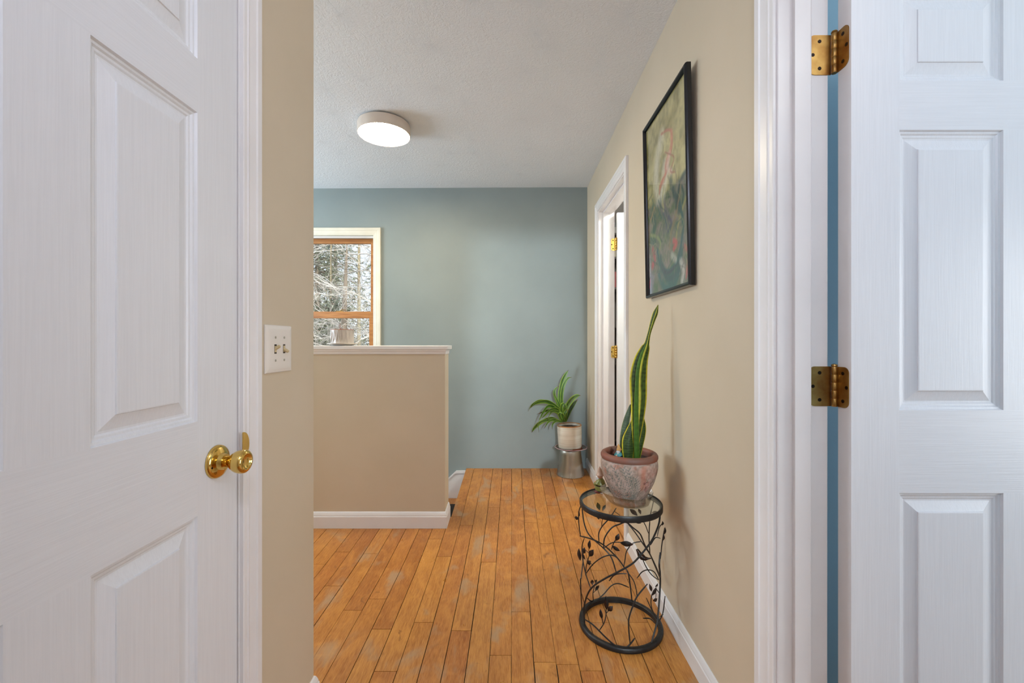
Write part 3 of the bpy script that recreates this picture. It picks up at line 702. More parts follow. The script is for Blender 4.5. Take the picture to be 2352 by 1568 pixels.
for j in range(NV-1):
    for i in range(NU-1): a = j*NU+i; fs.append((a, a+1, a+1+NU, a+NU))
mb = MB(); mb.add(vs, fs); M_print = vcol_mat('paper_print', 0.45, coat=0.0, mixnoise=.10, nscale=90)
pr_ = mb.build('print', [M_print], pic, weld=False); paint_attr(pr_, img.reshape(-1, 3))
mb = MB(); mb.box(-.0105, -.0095, -pw+.014, pw-.014, .014, ph-.014); mb.build('picture_glass', [M_pane], pic)
bk = MB(); bk.box(-.007, -.001, -pw+.006, pw-.006, .006, ph-.006); bk.build('backing_board', [M_frame], pic)

# ------------------------------------------------------------------ wrought side table
TX, TY, TR = .433, 1.705, .16
tb = thing('side_table', 'small round black wrought-iron side table with glass top and vine sides', 'table', (TX, TY, 0))
mb = MB(); mb.lathe([(.160, .4745), (.1612, .4765), (.1612, .494), (.159, .4975), (.1565, .4975), (.1555, .494), (.1555, .490), (.149, .490), (.149, .4865), (.1555, .4865), (.1555, .4745)], n=96, closed=True)
mb.build('table_rim', [M_black], tb)
mb = MB(); mb.lathe([(0, .4905), (.1545, .4905), (.1552, .4925), (.1545, .4945), (0, .4945)], n=96); mb.build('glass_top', [M_glass], tb)
mb = MB(); mb.lathe([(.1435, .001), (.162, .001), (.1635, .004), (.162, .016), (.158, .0195), (.1475, .0195), (.1435, .016)], n=96, closed=True); mb.build('base_ring', [M_black], tb)
STRANDS = [
(0.0021,[(-0.148,-0.032,0.002),(-0.149,-0.021,0.077),(-0.142,-0.050,0.147),(-0.125,-0.084,0.202),(-0.087,-0.123,0.254),(-0.051,-0.142,0.285),(-0.009,-0.151,0.314),(0.018,-0.150,0.334),(0.060,-0.139,0.374),(0.090,-0.121,0.401),(0.121,-0.090,0.436),(0.138,-0.061,0.461)]),
(0.0019,[(-0.157,0.025,0.344),(-0.092,0.120,0.287),(-0.034,0.147,0.248),(0.023,0.149,0.194),(0.052,0.142,0.156),(0.067,0.135,0.137),(0.075,0.131,0.086),(0.083,0.126,0.013)]),
(0.0016,[(-0.149,0.024,0.470),(-0.151,-0.008,0.439),(-0.147,-0.035,0.409),(-0.134,-0.069,0.387),(-0.093,-0.119,0.364),(-0.067,-0.135,0.336),(-0.051,-0.142,0.286)]),
(0.0016,[(-0.093,-0.119,0.364),(-0.089,-0.122,0.404),(-0.067,-0.135,0.446),(-0.041,-0.145,0.464),(-0.017,-0.150,0.473),(0.009,-0.151,0.453),(0.035,-0.147,0.429),(0.054,-0.141,0.386),(0.078,-0.129,0.344),(0.113,-0.100,0.270),(0.138,-0.061,0.220)]),
(0.0017,[(0.062,0.138,0.353),(0.091,0.120,0.319),(0.114,0.099,0.287),(0.138,0.062,0.251),(0.149,0.022,0.222),(0.149,-0.021,0.209)]),
(0.0021,[(0.138,-0.061,0.320),(0.128,-0.080,0.282),(0.134,-0.070,0.248),(0.138,-0.061,0.196),(0.123,-0.087,0.118),(0.109,-0.104,0.071),(0.083,-0.126,0.018)]),
(0.0012,[(-0.091,-0.120,0.365),(-0.073,-0.132,0.386),(-0.057,-0.140,0.396),(-0.035,-0.147,0.399)]),
(0.0012,[(0.005,-0.151,0.397),(0.020,-0.150,0.401),(0.037,-0.146,0.401)]),
(0.0012,[(-0.067,-0.135,0.367),(-0.061,-0.138,0.389),(-0.049,-0.143,0.414)]),
(0.0014,[(-0.075,-0.131,0.478),(-0.097,-0.116,0.444),(-0.108,-0.106,0.413),(-0.107,-0.107,0.382)]),
(0.0010,[(-0.096,-0.116,0.476),(-0.099,-0.114,0.441)]),
(0.0015,[(0.138,0.062,0.398),(0.136,0.067,0.320),(0.138,0.060,0.249)]),
(0.0012,[(0.119,0.092,0.377),(0.128,0.080,0.357),(0.134,0.070,0.335)]),
(0.0014,[(-0.144,-0.045,0.231),(-0.127,-0.082,0.283),(-0.101,-0.112,0.324),(-0.075,-0.131,0.344),(-0.059,-0.139,0.346),(-0.047,-0.143,0.340)]),
(0.0014,[(0.075,0.131,0.253),(0.061,0.138,0.224),(0.056,0.140,0.191),(0.052,0.142,0.161)]),
(0.0014,[(0.157,-0.056,0.412),(0.148,-0.052,0.348),(0.143,-0.050,0.290)]),
(0.0014,[(0.100,0.113,0.125),(0.116,0.097,0.159),(0.133,0.071,0.182),(0.147,0.036,0.192),(0.151,-0.007,0.184)]),
(0.0013,[(0.114,0.099,0.227),(0.125,0.085,0.196),(0.136,0.065,0.177),(0.146,0.040,0.171),(0.151,-0.003,0.182)]),
(0.0013,[(-0.075,-0.131,0.249),(-0.059,-0.139,0.274),(-0.039,-0.146,0.284),(-0.015,-0.150,0.286)]),
(0.0015,[(-0.120,0.091,0.055),(-0.095,0.118,0.024),(-0.071,0.133,0.017),(-0.036,0.147,0.035),(-0.001,0.151,0.070),(0.030,0.148,0.081),(0.071,0.133,0.073)]),
(0.0014,[(0.062,0.138,0.141),(0.087,0.123,0.109),(0.097,0.116,0.074),(0.100,0.113,0.045)]),
(0.0017,[(0.065,-0.136,0.241),(0.023,-0.149,0.202),(0.005,-0.151,0.163),(-0.007,-0.151,0.125),(-0.008,-0.151,0.091),(-0.003,-0.151,0.031)]),
(0.0017,[(-0.148,-0.032,0.043),(-0.125,-0.084,0.056),(-0.087,-0.123,0.037),(-0.057,-0.140,0.019),(-0.035,-0.147,0.013),(-0.013,-0.150,0.020),(0.002,-0.151,0.036),(0.014,-0.150,0.051)]),
(0.0012,[(-0.107,-0.107,0.049),(-0.091,-0.120,0.087),(-0.085,-0.125,0.121),(-0.085,-0.125,0.142)]),
(0.0011,[(-0.094,-0.118,0.081),(-0.097,-0.116,0.100),(-0.099,-0.114,0.112)]),
(0.0010,[(-0.084,-0.125,0.126),(-0.075,-0.131,0.141)]),
(0.0014,[(-0.149,-0.025,0.357),(-0.149,0.024,0.302),(-0.151,-0.002,0.266),(-0.145,-0.043,0.225),(-0.132,-0.073,0.188)]),
(0.0014,[(-0.138,0.061,0.234),(-0.152,0.025,0.178),(-0.155,0.025,0.159),(-0.150,0.025,0.043)]),
(0.0011,[(-0.146,-0.040,0.221),(-0.144,-0.045,0.259),(-0.137,-0.064,0.305),(-0.131,-0.076,0.327)]),
(0.0010,[(-0.137,-0.064,0.305),(-0.137,-0.064,0.340)]),
(0.0010,[(-0.148,-0.029,0.318),(-0.139,-0.059,0.318)]),
(0.0010,[(-0.125,-0.084,0.280),(-0.134,-0.069,0.286)]),
(0.0012,[(-0.084,0.125,0.018),(-0.086,0.124,0.054),(-0.077,0.130,0.084)]),
(0.0010,[(-0.083,0.126,0.055),(-0.068,0.135,0.063)]),
(0.0014,[(-0.154,0.025,0.468),(-0.161,0.025,0.445),(-0.163,0.025,0.413),(-0.160,0.025,0.376),(-0.155,0.025,0.345)]),
(0.0012,[(0.106,-0.108,0.101),(0.086,-0.124,0.141),(0.081,-0.127,0.170),(0.085,-0.125,0.198)]),
(0.0012,[(0.060,-0.139,0.191),(0.084,-0.125,0.140),(0.113,-0.100,0.089)]),
(0.0011,[(0.138,-0.061,0.158),(0.113,-0.100,0.197),(0.106,-0.108,0.206)]),
(0.0010,[(0.103,-0.111,0.165),(0.106,-0.108,0.190)]),
(0.0014,[(0.047,-0.144,0.120),(0.078,-0.129,0.108),(0.106,-0.108,0.074)]),
(0.0014,[(0.158,-0.057,0.149),(0.150,-0.053,0.078),(0.109,-0.104,0.067)]),
(0.0010,[(0.152,-0.054,0.076),(0.125,-0.084,0.085)]),
(0.0011,[(0.113,-0.100,0.399),(0.128,-0.080,0.424),(0.148,-0.052,0.426)]),
(0.0012,[(0.078,-0.129,0.380),(0.099,-0.114,0.398),(0.113,-0.100,0.395),(0.138,-0.061,0.374)]),
(0.0016,[(0.020,0.150,0.409),(0.004,0.151,0.382),(-0.009,0.151,0.364)]),
(0.0013,[(0.014,0.150,0.393),(0.035,0.147,0.378)]),
(0.0017,[(0.146,0.040,0.484),(0.139,0.058,0.417)]),
]
LEAVES = [
(-0.015,-0.150,0.396,0.0467,0.0200,-3),
(-0.047,-0.143,0.416,0.0291,0.0156,68),
(-0.052,-0.142,0.375,0.0313,0.0134,-30),
(-0.159,0.025,0.269,0.0471,0.0198,98),
(-0.149,-0.025,0.309,0.0265,0.0168,75),
(-0.135,-0.067,0.353,0.0352,0.0136,85),
(-0.130,-0.076,0.325,0.0350,0.0198,60),
(-0.137,-0.063,0.283,0.0212,0.0188,40),
(-0.150,-0.017,0.285,0.0290,0.0121,-60),
(-0.170,0.026,0.417,0.0235,0.0144,5),
(-0.159,0.025,0.438,0.0272,0.0074,95),
(-0.084,-0.125,0.165,0.0498,0.0181,92),
(-0.071,-0.133,0.149,0.0270,0.0180,50),
(-0.100,-0.113,0.116,0.0365,0.0132,100),
(-0.089,0.122,0.101,0.0222,0.0144,85),
(-0.065,0.136,0.068,0.0290,0.0132,125),
(-0.070,0.134,0.099,0.0132,0.0092,100),
(0.078,-0.130,0.224,0.0293,0.0108,108),
(0.096,-0.116,0.202,0.0341,0.0136,60),
(0.101,-0.112,0.169,0.0182,0.0137,20),
(0.108,-0.106,0.220,0.0160,0.0069,50),
(0.149,-0.052,0.428,0.0166,0.0095,85),
(0.157,-0.056,0.401,0.0260,0.0090,85),
(0.153,-0.054,0.373,0.0213,0.0052,80),
(-0.059,0.139,0.420,0.0343,0.0172,72),
(-0.033,0.147,0.410,0.0292,0.0127,118),
(0.088,0.123,0.400,0.0393,0.0196,215),
(0.108,0.105,0.411,0.0233,0.0124,245),
(0.148,0.031,0.437,0.0273,0.0099,160),
(-0.058,0.140,0.373,0.0211,0.0158,90),
(0.103,0.111,0.361,0.0260,0.0104,180),
]
# bird 0.13316093932403866 0.07119806344514967 0.21086596187211204

def smooth3(pts, n=7):
    return curve(pts, n) if len(pts) > 2 else pts
for rad, pts in STRANDS:
    q = [(x, y, min(max(z, .012), .480)) for x, y, z in pts]
    L_ = smooth3(q); mb = MB(); n = len(L_)
    rs = [rad*1.6*(1.0 if (k > 1 and k < n-2) else .75) for k in range(n)]
    mb.tube([tuple(p) for p in L_], rs, 8); mb.build('vine_branch', [M_black], tb)
for x, y, z, L_, w_, an in LEAVES:
    c = Vector((x, y, 0)); nrm = c.normalized(); tan = Vector((-nrm.y, nrm.x, 0))
    nrm = (nrm*.55+Vector((-.25, -1.0, 0))*(1 if y < .03 else -1)*.75).normalized(); tan = Vector((-nrm.y, nrm.x, 0))
    a = math.radians(an); d = tan*math.cos(a)+Vector((0, 0, 1))*math.sin(a); sd = d.cross(nrm)
    mb = MB(); P_ = []; Wd = []
    for k in range(11):
        t = k/10; P_.append(Vector((x, y, z))+d*L_*(t-.5)+nrm*(.0045*math.sin(PI*t))); Wd.append(max(.0006, w_/2*math.sin(PI*min(1, t*1.02))**.8))
    mb.leaf(P_, Wd, sd, fold=.22); mb.build('iron_leaf', [M_leafiron], tb, solid=.0012)
# bird on the far side
bx = Vector((.118, .092, .222)); nb = Vector((bx.x, bx.y, 0)).normalized(); nb = (nb*.4+Vector((.25, 1, 0))).normalized(); tb_ = Vector((-nb.y, nb.x, 0))
if tb_.x > 0: tb_ = -tb_
Mb = Matrix((( tb_.x, nb.x, 0), (tb_.y, nb.y, 0), (0, 0, 1)))
mb = MB(); spine = [(-.034, .004), (-.022, .001), (-.010, -.002), (.002, .002), (.012, .010), (.018, .022), (.0235, .028), (.029, .028)]
mb.tube([bx + Mb @ Vector((u, 0, v)) for u, v in spine], [.0015, .004, .009, .0125, .0115, .008, .0065, .0008], 12)
mb.build('iron_bird', [M_leafiron], tb)

# ------------------------------------------------------------------ saucer + big flower pot with snake plant on the glass
GT = .4947
sc_ = thing('saucer', 'clear plastic saucer under the terracotta pot on the glass table', 'saucer', (.4655, 1.697, GT))
mb = MB(); mb.lathe([(0, .0005), (.074, .0005), (.078, .003), (.083, .010), (.0845, .012), (.094, .030), (.1035, .046), (.1015, .0455), (.092, .0305), (.081, .0125), (.078, .006), (.072, .0035), (0, .0035)], (0, 0, 0), 64)
for v_i, v in enumerate(mb.v):
    x, y, z = v; a = math.atan2(y, x); k = 1+.012*math.sin(3*a+1)*(z/.046); mb.v[v_i] = (x*k-.012*(z/.046), y*k, z*(1+.06*math.sin(2*a)))
mb.build('saucer_dish', [M_clear], sc_)
pot = thing('potted_snake_plant', 'tall variegated snake plant in a weathered terracotta pot on the glass table', 'potted plant', (.4655, 1.697, GT+.0036))
NA, prof = 220, curve([(.062, 0), (.0635, .006), (.0625, .016), (.066, .026), (.0790, .050), (.0955, .085), (.1070, .125), (.1100, .148), (.1075, .166), (.1035, .1735)], 9)
P_ = len(prof); vs = []; fs = []
for k in range(NA):
    a = 2*PI*k/NA - PI/2
    for r0, z0 in prof: vs.append((r0*math.cos(a), r0*math.sin(a), z0))
for k in range(NA):
    k2_ = (k+1) % NA
    for j in range(P_-1): fs.append((k*P_+j, k2_*P_+j, k2_*P_+j+1, k*P_+j+1))
V_ = np.array([p[1] for p in prof]); Ua, Va = np.meshgrid(np.arange(NA)/NA*2*PI*.10, V_, indexing='ij')   # metres round the pot, metres up
Ua = np.where(Ua > PI*.10, Ua-2*PI*.10, Ua) + .016       # 0 = side towards the camera
im = np.zeros(Ua.shape+(3,)); n1 = vnoise(Ua.shape, (26, 7), 5); n2 = vnoise(Ua.shape, (70, 18), 6); n3 = vnoise(Ua.shape, (120, 40), 8)
g1, g2, g3 = srgb3(166, 142, 130), srgb3(138, 120, 106), srgb3(156, 96, 72)
im[:] = g1+(g2-g1)*np.clip(n2*1.6-.3, 0, 1)[..., None]; im[:] = im+(srgb3(184, 164, 152)-im)*np.clip(n3*2-1.2, 0, .3)[..., None]
im[:] = im+(g3-im)*np.clip(n1*3-1.9, 0, .6)[..., None]
L = []
def frond(x0, z0, x1, z1, bend, n, ln, colr, al=.72, w=.0017):
    P1 = curve([(x0, z0), ((x0+x1)/2+bend, (z0+z1)/2), (x1, z1)], 10); L.append((colr, w, P1, al*.8))
    for i in range(2, len(P1), max(1, len(P1)//n)):
        a, b = P1[i]; dx, dz = P1[i][0]-P1[i-1][0], P1[i][1]-P1[i-1][1]; m_ = math.hypot(dx, dz); dx /= m_; dz /= m_
        for sg in (-1, 1): L.append((colr, w, [(a, b), (a+(dx*.75-sg*dz*.65)*ln, b+(dz*.75+sg*dx*.65)*ln)], al))
tl = (58, 84, 78); pk = (196, 172, 160); rd = (124, 52, 56)
for x1, z1, bd in ((-.10, .145, -.01), (-.062, .150, -.008), (-.030, .152, .0), (-.120, .085, -.006), (-.10, .045, .006), (.012, .120, .012), (-.012, .150, .004)):
    frond(.012, .022, x1, z1, bd, 10, .014, tl); frond(.010, .024, x1+.004, z1+.002, bd, 9, .010, pk, .35, .0009)
frond(.060, .020, .112, .050, .0, 6, .010, tl, .5)
for x1, z1 in ((.040, .128), (.060, .142), (.082, .135), (.050, .105), (.094, .110), (.074, .100)): frond(.066, .060, x1, z1, .004, 5, .012, rd, .5, .0011); frond(.068, .062, x1+.003, z1, .004, 6, .009, pk, .3, .0009)
L += [((50, 26, 26), .0013, curve([(.028, .028), (.032, .060), (.048, .088)], 6), .8), ((50, 26, 26), .0013, curve([(.048, .026), (.072, .045), (.078, .075)], 6), .8), ((44, 24, 24), .0022, [(.044, .096), (.060, .104)], .8), ((44, 24, 24), .002, [(.082, .094), (.096, .102)], .8), ((44, 26, 24), .0016, [(-.112, .112), (-.098, .096), (-.086, .104)], .8), ((40, 24, 22), .0018, [(.060, .070), (.060, .086)], .8)]
for i in range(8):
    x = .02+.012*i; L.append(((168, 84, 60), .012, [(x, .150), (x+.008, .128)], .12))
strokes(Ua, Va, im, [(c, w, p, a) for c, w, p, a in L])
mb = MB(); mb.add(vs, fs, 0, True); M_pot = vcol_mat('weathered_painted_terracotta', 0.75, bump=.5, bscale=90, mixnoise=.16, nscale=70)
bodyo = mb.build('flower_pot', [M_pot], pot, weld=False); paint_attr(bodyo, im.reshape(-1, 3))
b2 = MB(); b2.lathe([(.0, .002), (.060, .002), (.0615, .0)], n=48); b2.build('pot_base', [M_rim], pot)
mb = MB(); mb.lathe([(.1025, .1725), (.1085, .1735), (.1105, .179), (.1105, .186), (.107, .192), (.101, .1955), (.094, .1955), (.088, .191), (.0865, .184), (.089, .176), (.092, .150), (.090, .148)], n=72); mb.build('pot_rim', [M_rim], pot)
mb = MB(); mb.lathe([(0, .168), (.03, .169), (.06, .166), (.0905, .167)], n=40)
mb.v = [(x, y, z+random.uniform(-.003, .003)) for x, y, z in mb.v]; mb.build('soil', [M_soil], pot)
def leaf_cols(K, N_, edge, mid, mott, centre=None, seed=0):
    r = random.Random(seed); out = []
    for i in range(N_):
        for k in range(K):
            q = abs(-1+2*k/(K-1)); c = srgb3(*mid)
            if (i*3//2) % 3 == 0 or r.random() < .25: c = srgb3(*mott)
            if centre is not None and abs(k-centre) < .6: c = srgb3(176, 170, 50)
            if q > .8: c = srgb3(*edge)
            out.append(c)
    return out
def snake_leaf(px, dys, wl, wr=None, edge=(206, 188, 40), mid=(28, 42, 8), mott=(52, 70, 20), centre=None, fold=.3, seed=0, sideang=None, name='leaf'):
    """px: (x, y) measured outline centres at the plant's distance, in metres from the pot's foot"""
    c3 = curve([((x-1176)*.001735-.4655, dy, EYE-(y-784)*.001735-GT-.0036, w*.001735/2) for (x, y), dy, w in zip(px, dys, wl)], 9)
    pts = [p[:3] for p in c3]; ws = [max(p[3], .0004) for p in c3]; n = len(pts)
    sd = [Vector((math.cos(a), math.sin(a), 0)) for a in ([sideang[0]+(sideang[1]-sideang[0])*i/(n-1) for i in range(n)] if sideang else [0]*n)]
    mb = MB(); mb.leaf(pts, ws, sd, fold=fold); o = mb.build(name, [M_sleaf], pot, weld=False, solid=.0016)
    paint_attr(o, np.array(leaf_cols(9, n, edge, mid, mott, centre, seed))); return o
M_sleaf = vcol_mat('snake_plant_leaf', 0.55, spec=0.3, bump=.2, bscale=40, mixnoise=.22, nscale=60)
snake_leaf([(1462, 1062), (1461, 1020), (1465, 970), (1469, 920), (1469, 870), (1474, 830), (1483, 800), (1486, 788), (1491, 765), (1500, 735), (1506, 718), (1511, 700)],
           [0, 0, 0, .002, .004, .004, .002, 0, 0, 0, 0, 0], [13, 15, 28, 37, 41, 34, 22, 12, 8, 11, 12, 1.5], centre=4, seed=1, fold=.38, sideang=(0, .15))
snake_leaf([(1461, 1060), (1461, 1020), (1460, 960), (1461, 900), (1464, 850), (1472, 815), (1482, 790)], [-.010, -.010, -.008, -.006, -.004, -.004, -.004], [12, 12, 11, 9, 8, 6, 2], mid=(52, 84, 22), mott=(60, 92, 26), edge=(96, 116, 40), seed=2, fold=.5)
snake_leaf([(1444, 1062), (1443, 1035), (1445, 1010), (1450, 990), (1456, 970), (1459, 950)], [-.004, -.004, 0, .006, .012, .016], [20, 28, 30, 22, 12, 3], seed=3, fold=.35)
snake_leaf([(1436, 1050), (1435, 1020), (1438, 990), (1443, 965), (1448, 945), (1451, 930)], [.022]*6, [14, 17, 17, 14, 9, 2], mid=(84, 96, 74), mott=(66, 80, 62), edge=(120, 124, 76), seed=4)
snake_leaf([(1467, 1060), (1473, 1025), (1477, 1000), (1478, 980), (1475, 960), (1471, 940)], [.016, .014, .012, .010, .008, .008], [10, 13, 16, 15, 10, 3], seed=5, fold=.3)

# ------------------------------------------------------------------ garden gnomes
def gnome(label, loc, rz, s, coat, hat, boots, trousers, loc_hat=0.0, hair=(206, 200, 196), hunch=0.0):
    g = thing('garden_gnome', label, 'figurine', loc, rz, None); g.scale = (s, s, s)
    def m(n, c): return noise_mat('figurine_'+n, srgb(*c), srgb(*[int(v*.86) for v in c]), 30, .38)
    mc, mh, mbt, mt, mhair, mskin = m('coat', coat), m('hat', hat), m('boots', boots), m('trousers', trousers), m('beard', hair), m('skin', (206, 150, 116))
    b = MB(); b.lathe([(0, .012), (.018, .012), (.021, .018), (.0205, .030), (.0185, .040), (.014, .050), (.008, .056), (0, .058)], n=24); b.build('coat', [mc], g)
    b = MB(); b.ball((0, -.002, .064), (.0115, .011, .012)); b.ball((0, -.0135, .0635), (.003, .003, .003), 8); b.build('head', [mskin], g)
    b = MB(); b.lathe([(0, -.022), (.005, -.018), (.010, -.006), (.0115, .002), (.008, .006), (0, .007)], (0, -.0075, .058), 20); b.build('beard', [mhair], g)
    b = MB(); b.lathe([(.0150, .067), (.0155, .069), (.0125, .074), (.009, .084), (.005, .094), (.001, .101), (0, .1015)], n=24)
    b.v = [(x+loc_hat*max(0, z-.075), y, z) for x, y, z in b.v]; b.build('hat', [mh], g)
    for sx in (-1, 1):
        a = MB(); a.tube([(sx*.014, -.001, .050), (sx*.021, -.005, .040), (sx*.015, -.016, .034), (sx*.004, -.021, .036)], [.0055, .0055, .005, .0035], 12); ar = a.build('sleeve', [mc], g)
        h_ = MB(); h_.ball((sx*.003, -.022, .0365), (.0038, .0035, .0035), 8)
        for q in range(4): h_.tube([(sx*.002, -.024, .0345+q*.0014), (-sx*.001, -.0255, .0345+q*.0014)], [.0009, .0007], 6)
        h_.build('hand', [mskin], ar)
        t = MB(); t.tube([(sx*.008, 0, .020), (sx*.009, -.002, .006)], [.008, .0065], 12); t.build('trouser_leg', [mt], g)
        t = MB(); t.ball((sx*.010, -.008, .0052), (.0068, .0135, .0052)); t.build('boot', [mbt], g)
    b = MB(); b.lathe([(.0203, .029), (.0214, .030), (.0212, .033), (.0196, .034)], n=24); bo = b.build('belt', [M_dark], g)
    b = MB(); b.box(-.004, .004, -.0225, -.0205, .0285, .0345); b.build('buckle', [M_brass], bo)
    return g
gnome('small garden gnome with ochre hat and teal coat standing in the plant pot', (.418, 1.668, GT+.0036+.166), -.9, .66, (60, 128, 130), (196, 142, 74), (226, 110, 40), (40, 42, 26), -.15)
gnome('garden gnome in an olive coat standing on the glass behind the pot', (.372, 1.795, GT), -2.2, 1.12, (128, 124, 60), (206, 172, 150), (104, 26, 22), (24, 18, 16), .3)
# ------------------------------------------------------------------ metal stool, plate and spider plant in the far corner
SX, SY = .472, 3.448; SZ = fz(SY)
stool = thing('metal_stool', 'brushed steel flared stool in the far right corner', 'stool', (SX, SY, SZ-.006))
mb = MB(); mb.lathe([(.112, 0), (.1135, .002), (.1135, .006), (.110, .014), (.104, .045), (.094, .11), (.086, .170), (.0815, .205), (.079, .209)], n=72); mb.build('stool_body', [M_steel], stool, solid=.0015)
mb = MB(); mb.lathe([(0, .2095), (.080, .2095), (.0815, .207), (.0815, .204)], n=72); mb.build('stool_top', [M_steel], stool)
pz = SZ-.006+.2105
pl_ = thing('plate', 'dark plate with a pinkish scalloped rim on the steel stool', 'plate', (SX+.004, SY-.002, pz))
def scallop(mb, k=.035, n=12):
    mb.v = [((x*(1+k*(math.hypot(x, y)/.13)**3*math.cos(n*math.atan2(y, x))), y*(1+k*(math.hypot(x, y)/.13)**3*math.cos(n*math.atan2(y, x))), z)) for x, y, z in mb.v]
mb = MB(); mb.lathe([(0, 0), (.07, 0), (.085, .003), (.112, .0105), (.127, .014), (.127, .0165), (.112, .013), (.085, .006), (.07, .003), (0, .003)], n=96); scallop(mb, .02); mb.build('plate_dish', [M_plate], pl_)
mb = MB(); mb.lathe([(.1255, .0132), (.1290, .0145), (.1295, .0165), (.1270, .0178), (.1250, .0168)], n=96, closed=True); scallop(mb, .02); mb.build('plate_rim', [M_platerim], pl_)
ts = thing('plant_saucer', 'shallow terracotta saucer under the ivory pot', 'saucer', (SX+.004, SY-.002, pz+.0042))
mb = MB(); mb.lathe([(0, 0), (.082, 0), (.088, .004), (.091, .014), (.089, .014), (.086, .006), (.080, .004), (0, .004)], n=64); mb.build('saucer_dish', [M_terra], ts)
sp = thing('potted_spider_plant', 'green and white striped spider plant in an ivory pot on the steel stool', 'potted plant', (SX-.003, SY-.002, pz+.0085))
sp.rotation_euler = (.0, -.035, 0)
mb = MB(); mb.lathe([(0, .001), (.083, .001), (.090, .005), (.093, .014), (.0955, .06), (.0975, .12), (.098, .178), (.097, .185), (.094, .187), (.091, .184), (.090, .165)], n=72); mb.build('plant_pot', [M_ivory], sp)
mb = MB(); mb.lathe([(.0982, .179), (.0975, .186), (.094, .1885), (.0905, .185), (.0902, .181)], n=72); mb.build('pot_lip', [noise_mat('rust_glaze_lip', srgb(184, 132, 84), srgb(160, 118, 84), 18, .4)], sp)
mb = MB(); mb.lathe([(0, .168), (.05, .166), (.0905, .164)], n=40); mb.build('soil', [M_soil], sp)
M_spl = vcol_mat('spider_plant_leaf', .4, mixnoise=.12, nscale=30)
SC_ = 3.43/980
def W3(x, y, dy): return ((x-1176)*(SY+dy)/980-SX+.003, dy, EYE-(y-784)*(SY+dy)/980-(pz+.0085))
def spl(pts, w, cols=((62, 100, 30), (134, 168, 62)), seed=0, dark=False, ang=None):
    c3 = [tuple(p) for p in curve([W3(*p) for p in pts], 8)]; n = len(c3)
    ws = [max(.0009, w*.82*min(1, .45+2.2*(i/(n-1)))*(1-max(0, (i/(n-1)-.55)/.45)**1.6)) for i in range(n)]
    d = Vector(c3[-1])-Vector(c3[0]); sd = d.cross(Vector((0, 1, 0))) + Vector((0, .45*d.length, 0))
    mb = MB(); mb.leaf(c3, ws, sd.normalized(), fold=.35); o = mb.build('leaf', [M_spl], sp, weld=False, solid=.0008)
    cs = []
    for i in range(n):
        for k in range(9):
            q = abs(-1+2*k/8); c = srgb3(*cols[1]) if q > .70 else (srgb3(*cols[0]) if q > .2 else srgb3(*[int(v*.8+30) for v in cols[0]]))
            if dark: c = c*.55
            if i > n-4: c = srgb3(110, 84, 50)
            cs.append(c)
    paint_attr(o, np.array(cs))
bx_, by_ = 1298, 968
lv = [([(bx_-6, by_, 0), (1287, 940, -.02), (1262, 920, -.05), (1235, 922, -.06), (1221, 934, -.06)], .022), ([(bx_-5, by_, 0), (1285, 935, .0), (1250, 918, .02), (1226, 926, .03), (1216, 941, .03)], .020),
 ([(bx_-6, by_, -.02), (1280, 938, -.05), (1262, 930, -.09), (1246, 950, -.11), (1238, 972, -.12)], .018), ([(bx_-5, by_, -.02), (1284, 940, -.06), (1268, 938, -.10), (1252, 952, -.11), (1247, 958, -.11)], .018),
 ([(bx_-6, by_, .02), (1270, 958, .03), (1245, 966, .04), (1228, 980, .05), (1223, 990, .05)], .020), ([(bx_-5, by_, -.02), (1272, 962, -.05), (1250, 964, -.07), (1238, 972, -.08), (1239, 990, -.08)], .014),
 ([(bx_-5, by_, -.02), (1275, 962, -.05), (1262, 966, -.07), (1251, 982, -.08)], .013), ([(bx_-5, by_, 0), (1284, 946, .03), (1262, 940, .04), (1236, 948, .04)], .018), ([(bx_-4, by_, -.03), (1280, 965, -.06), (1271, 972, -.07), (1270, 984, -.07)], .011),
 ([(bx_, by_-2, 0), (1290, 915, .0), (1296, 880, .0), (1305, 860, -.01), (1312, 849, -.01)], .019), ([(bx_, by_-2, -.01), (1294, 920, -.01), (1298, 890, -.02), (1308, 870, -.02), (1319, 866, -.02)], .016),
 ([(bx_-3, by_, .01), (1286, 930, .02), (1278, 905, .02), (1280, 893, .02), (1289, 885, .02)], .013), ([(bx_-4, by_, -.01), (1288, 930, -.02), (1281, 912, -.02), (1278, 902, -.02)], .012),
 ([(bx_+2, by_, 0), (1304, 940, .0), (1314, 922, .0), (1328, 910, .0), (1338, 909, .0)], .026), ([(bx_+3, by_, 0), (1310, 945, .03), (1320, 930, .04), (1331, 917, .04)], .020),
 ([(bx_-1, by_, -.03), (1293, 935, -.07), (1300, 928, -.09), (1308, 946, -.10)], .017), ([(bx_-2, by_, -.03), (1288, 952, -.07), (1294, 950, -.09), (1302, 960, -.09)], .018),
 ([(bx_-3, by_, -.02), (1290, 948, -.05), (1272, 942, -.08), (1262, 955, -.10), (1261, 964, -.10)], .015), ([(bx_, by_, .02), (1300, 945, .05), (1306, 930, .06), (1312, 920, .06)], .020), ([(bx_+1, by_, -.01), (1300, 950, -.02), (1304, 942, -.02), (1318, 915, -.03)], .014)]
for i, (p, w) in enumerate(lv): spl(p, w, seed=i, dark=i in (7, 14, 18))
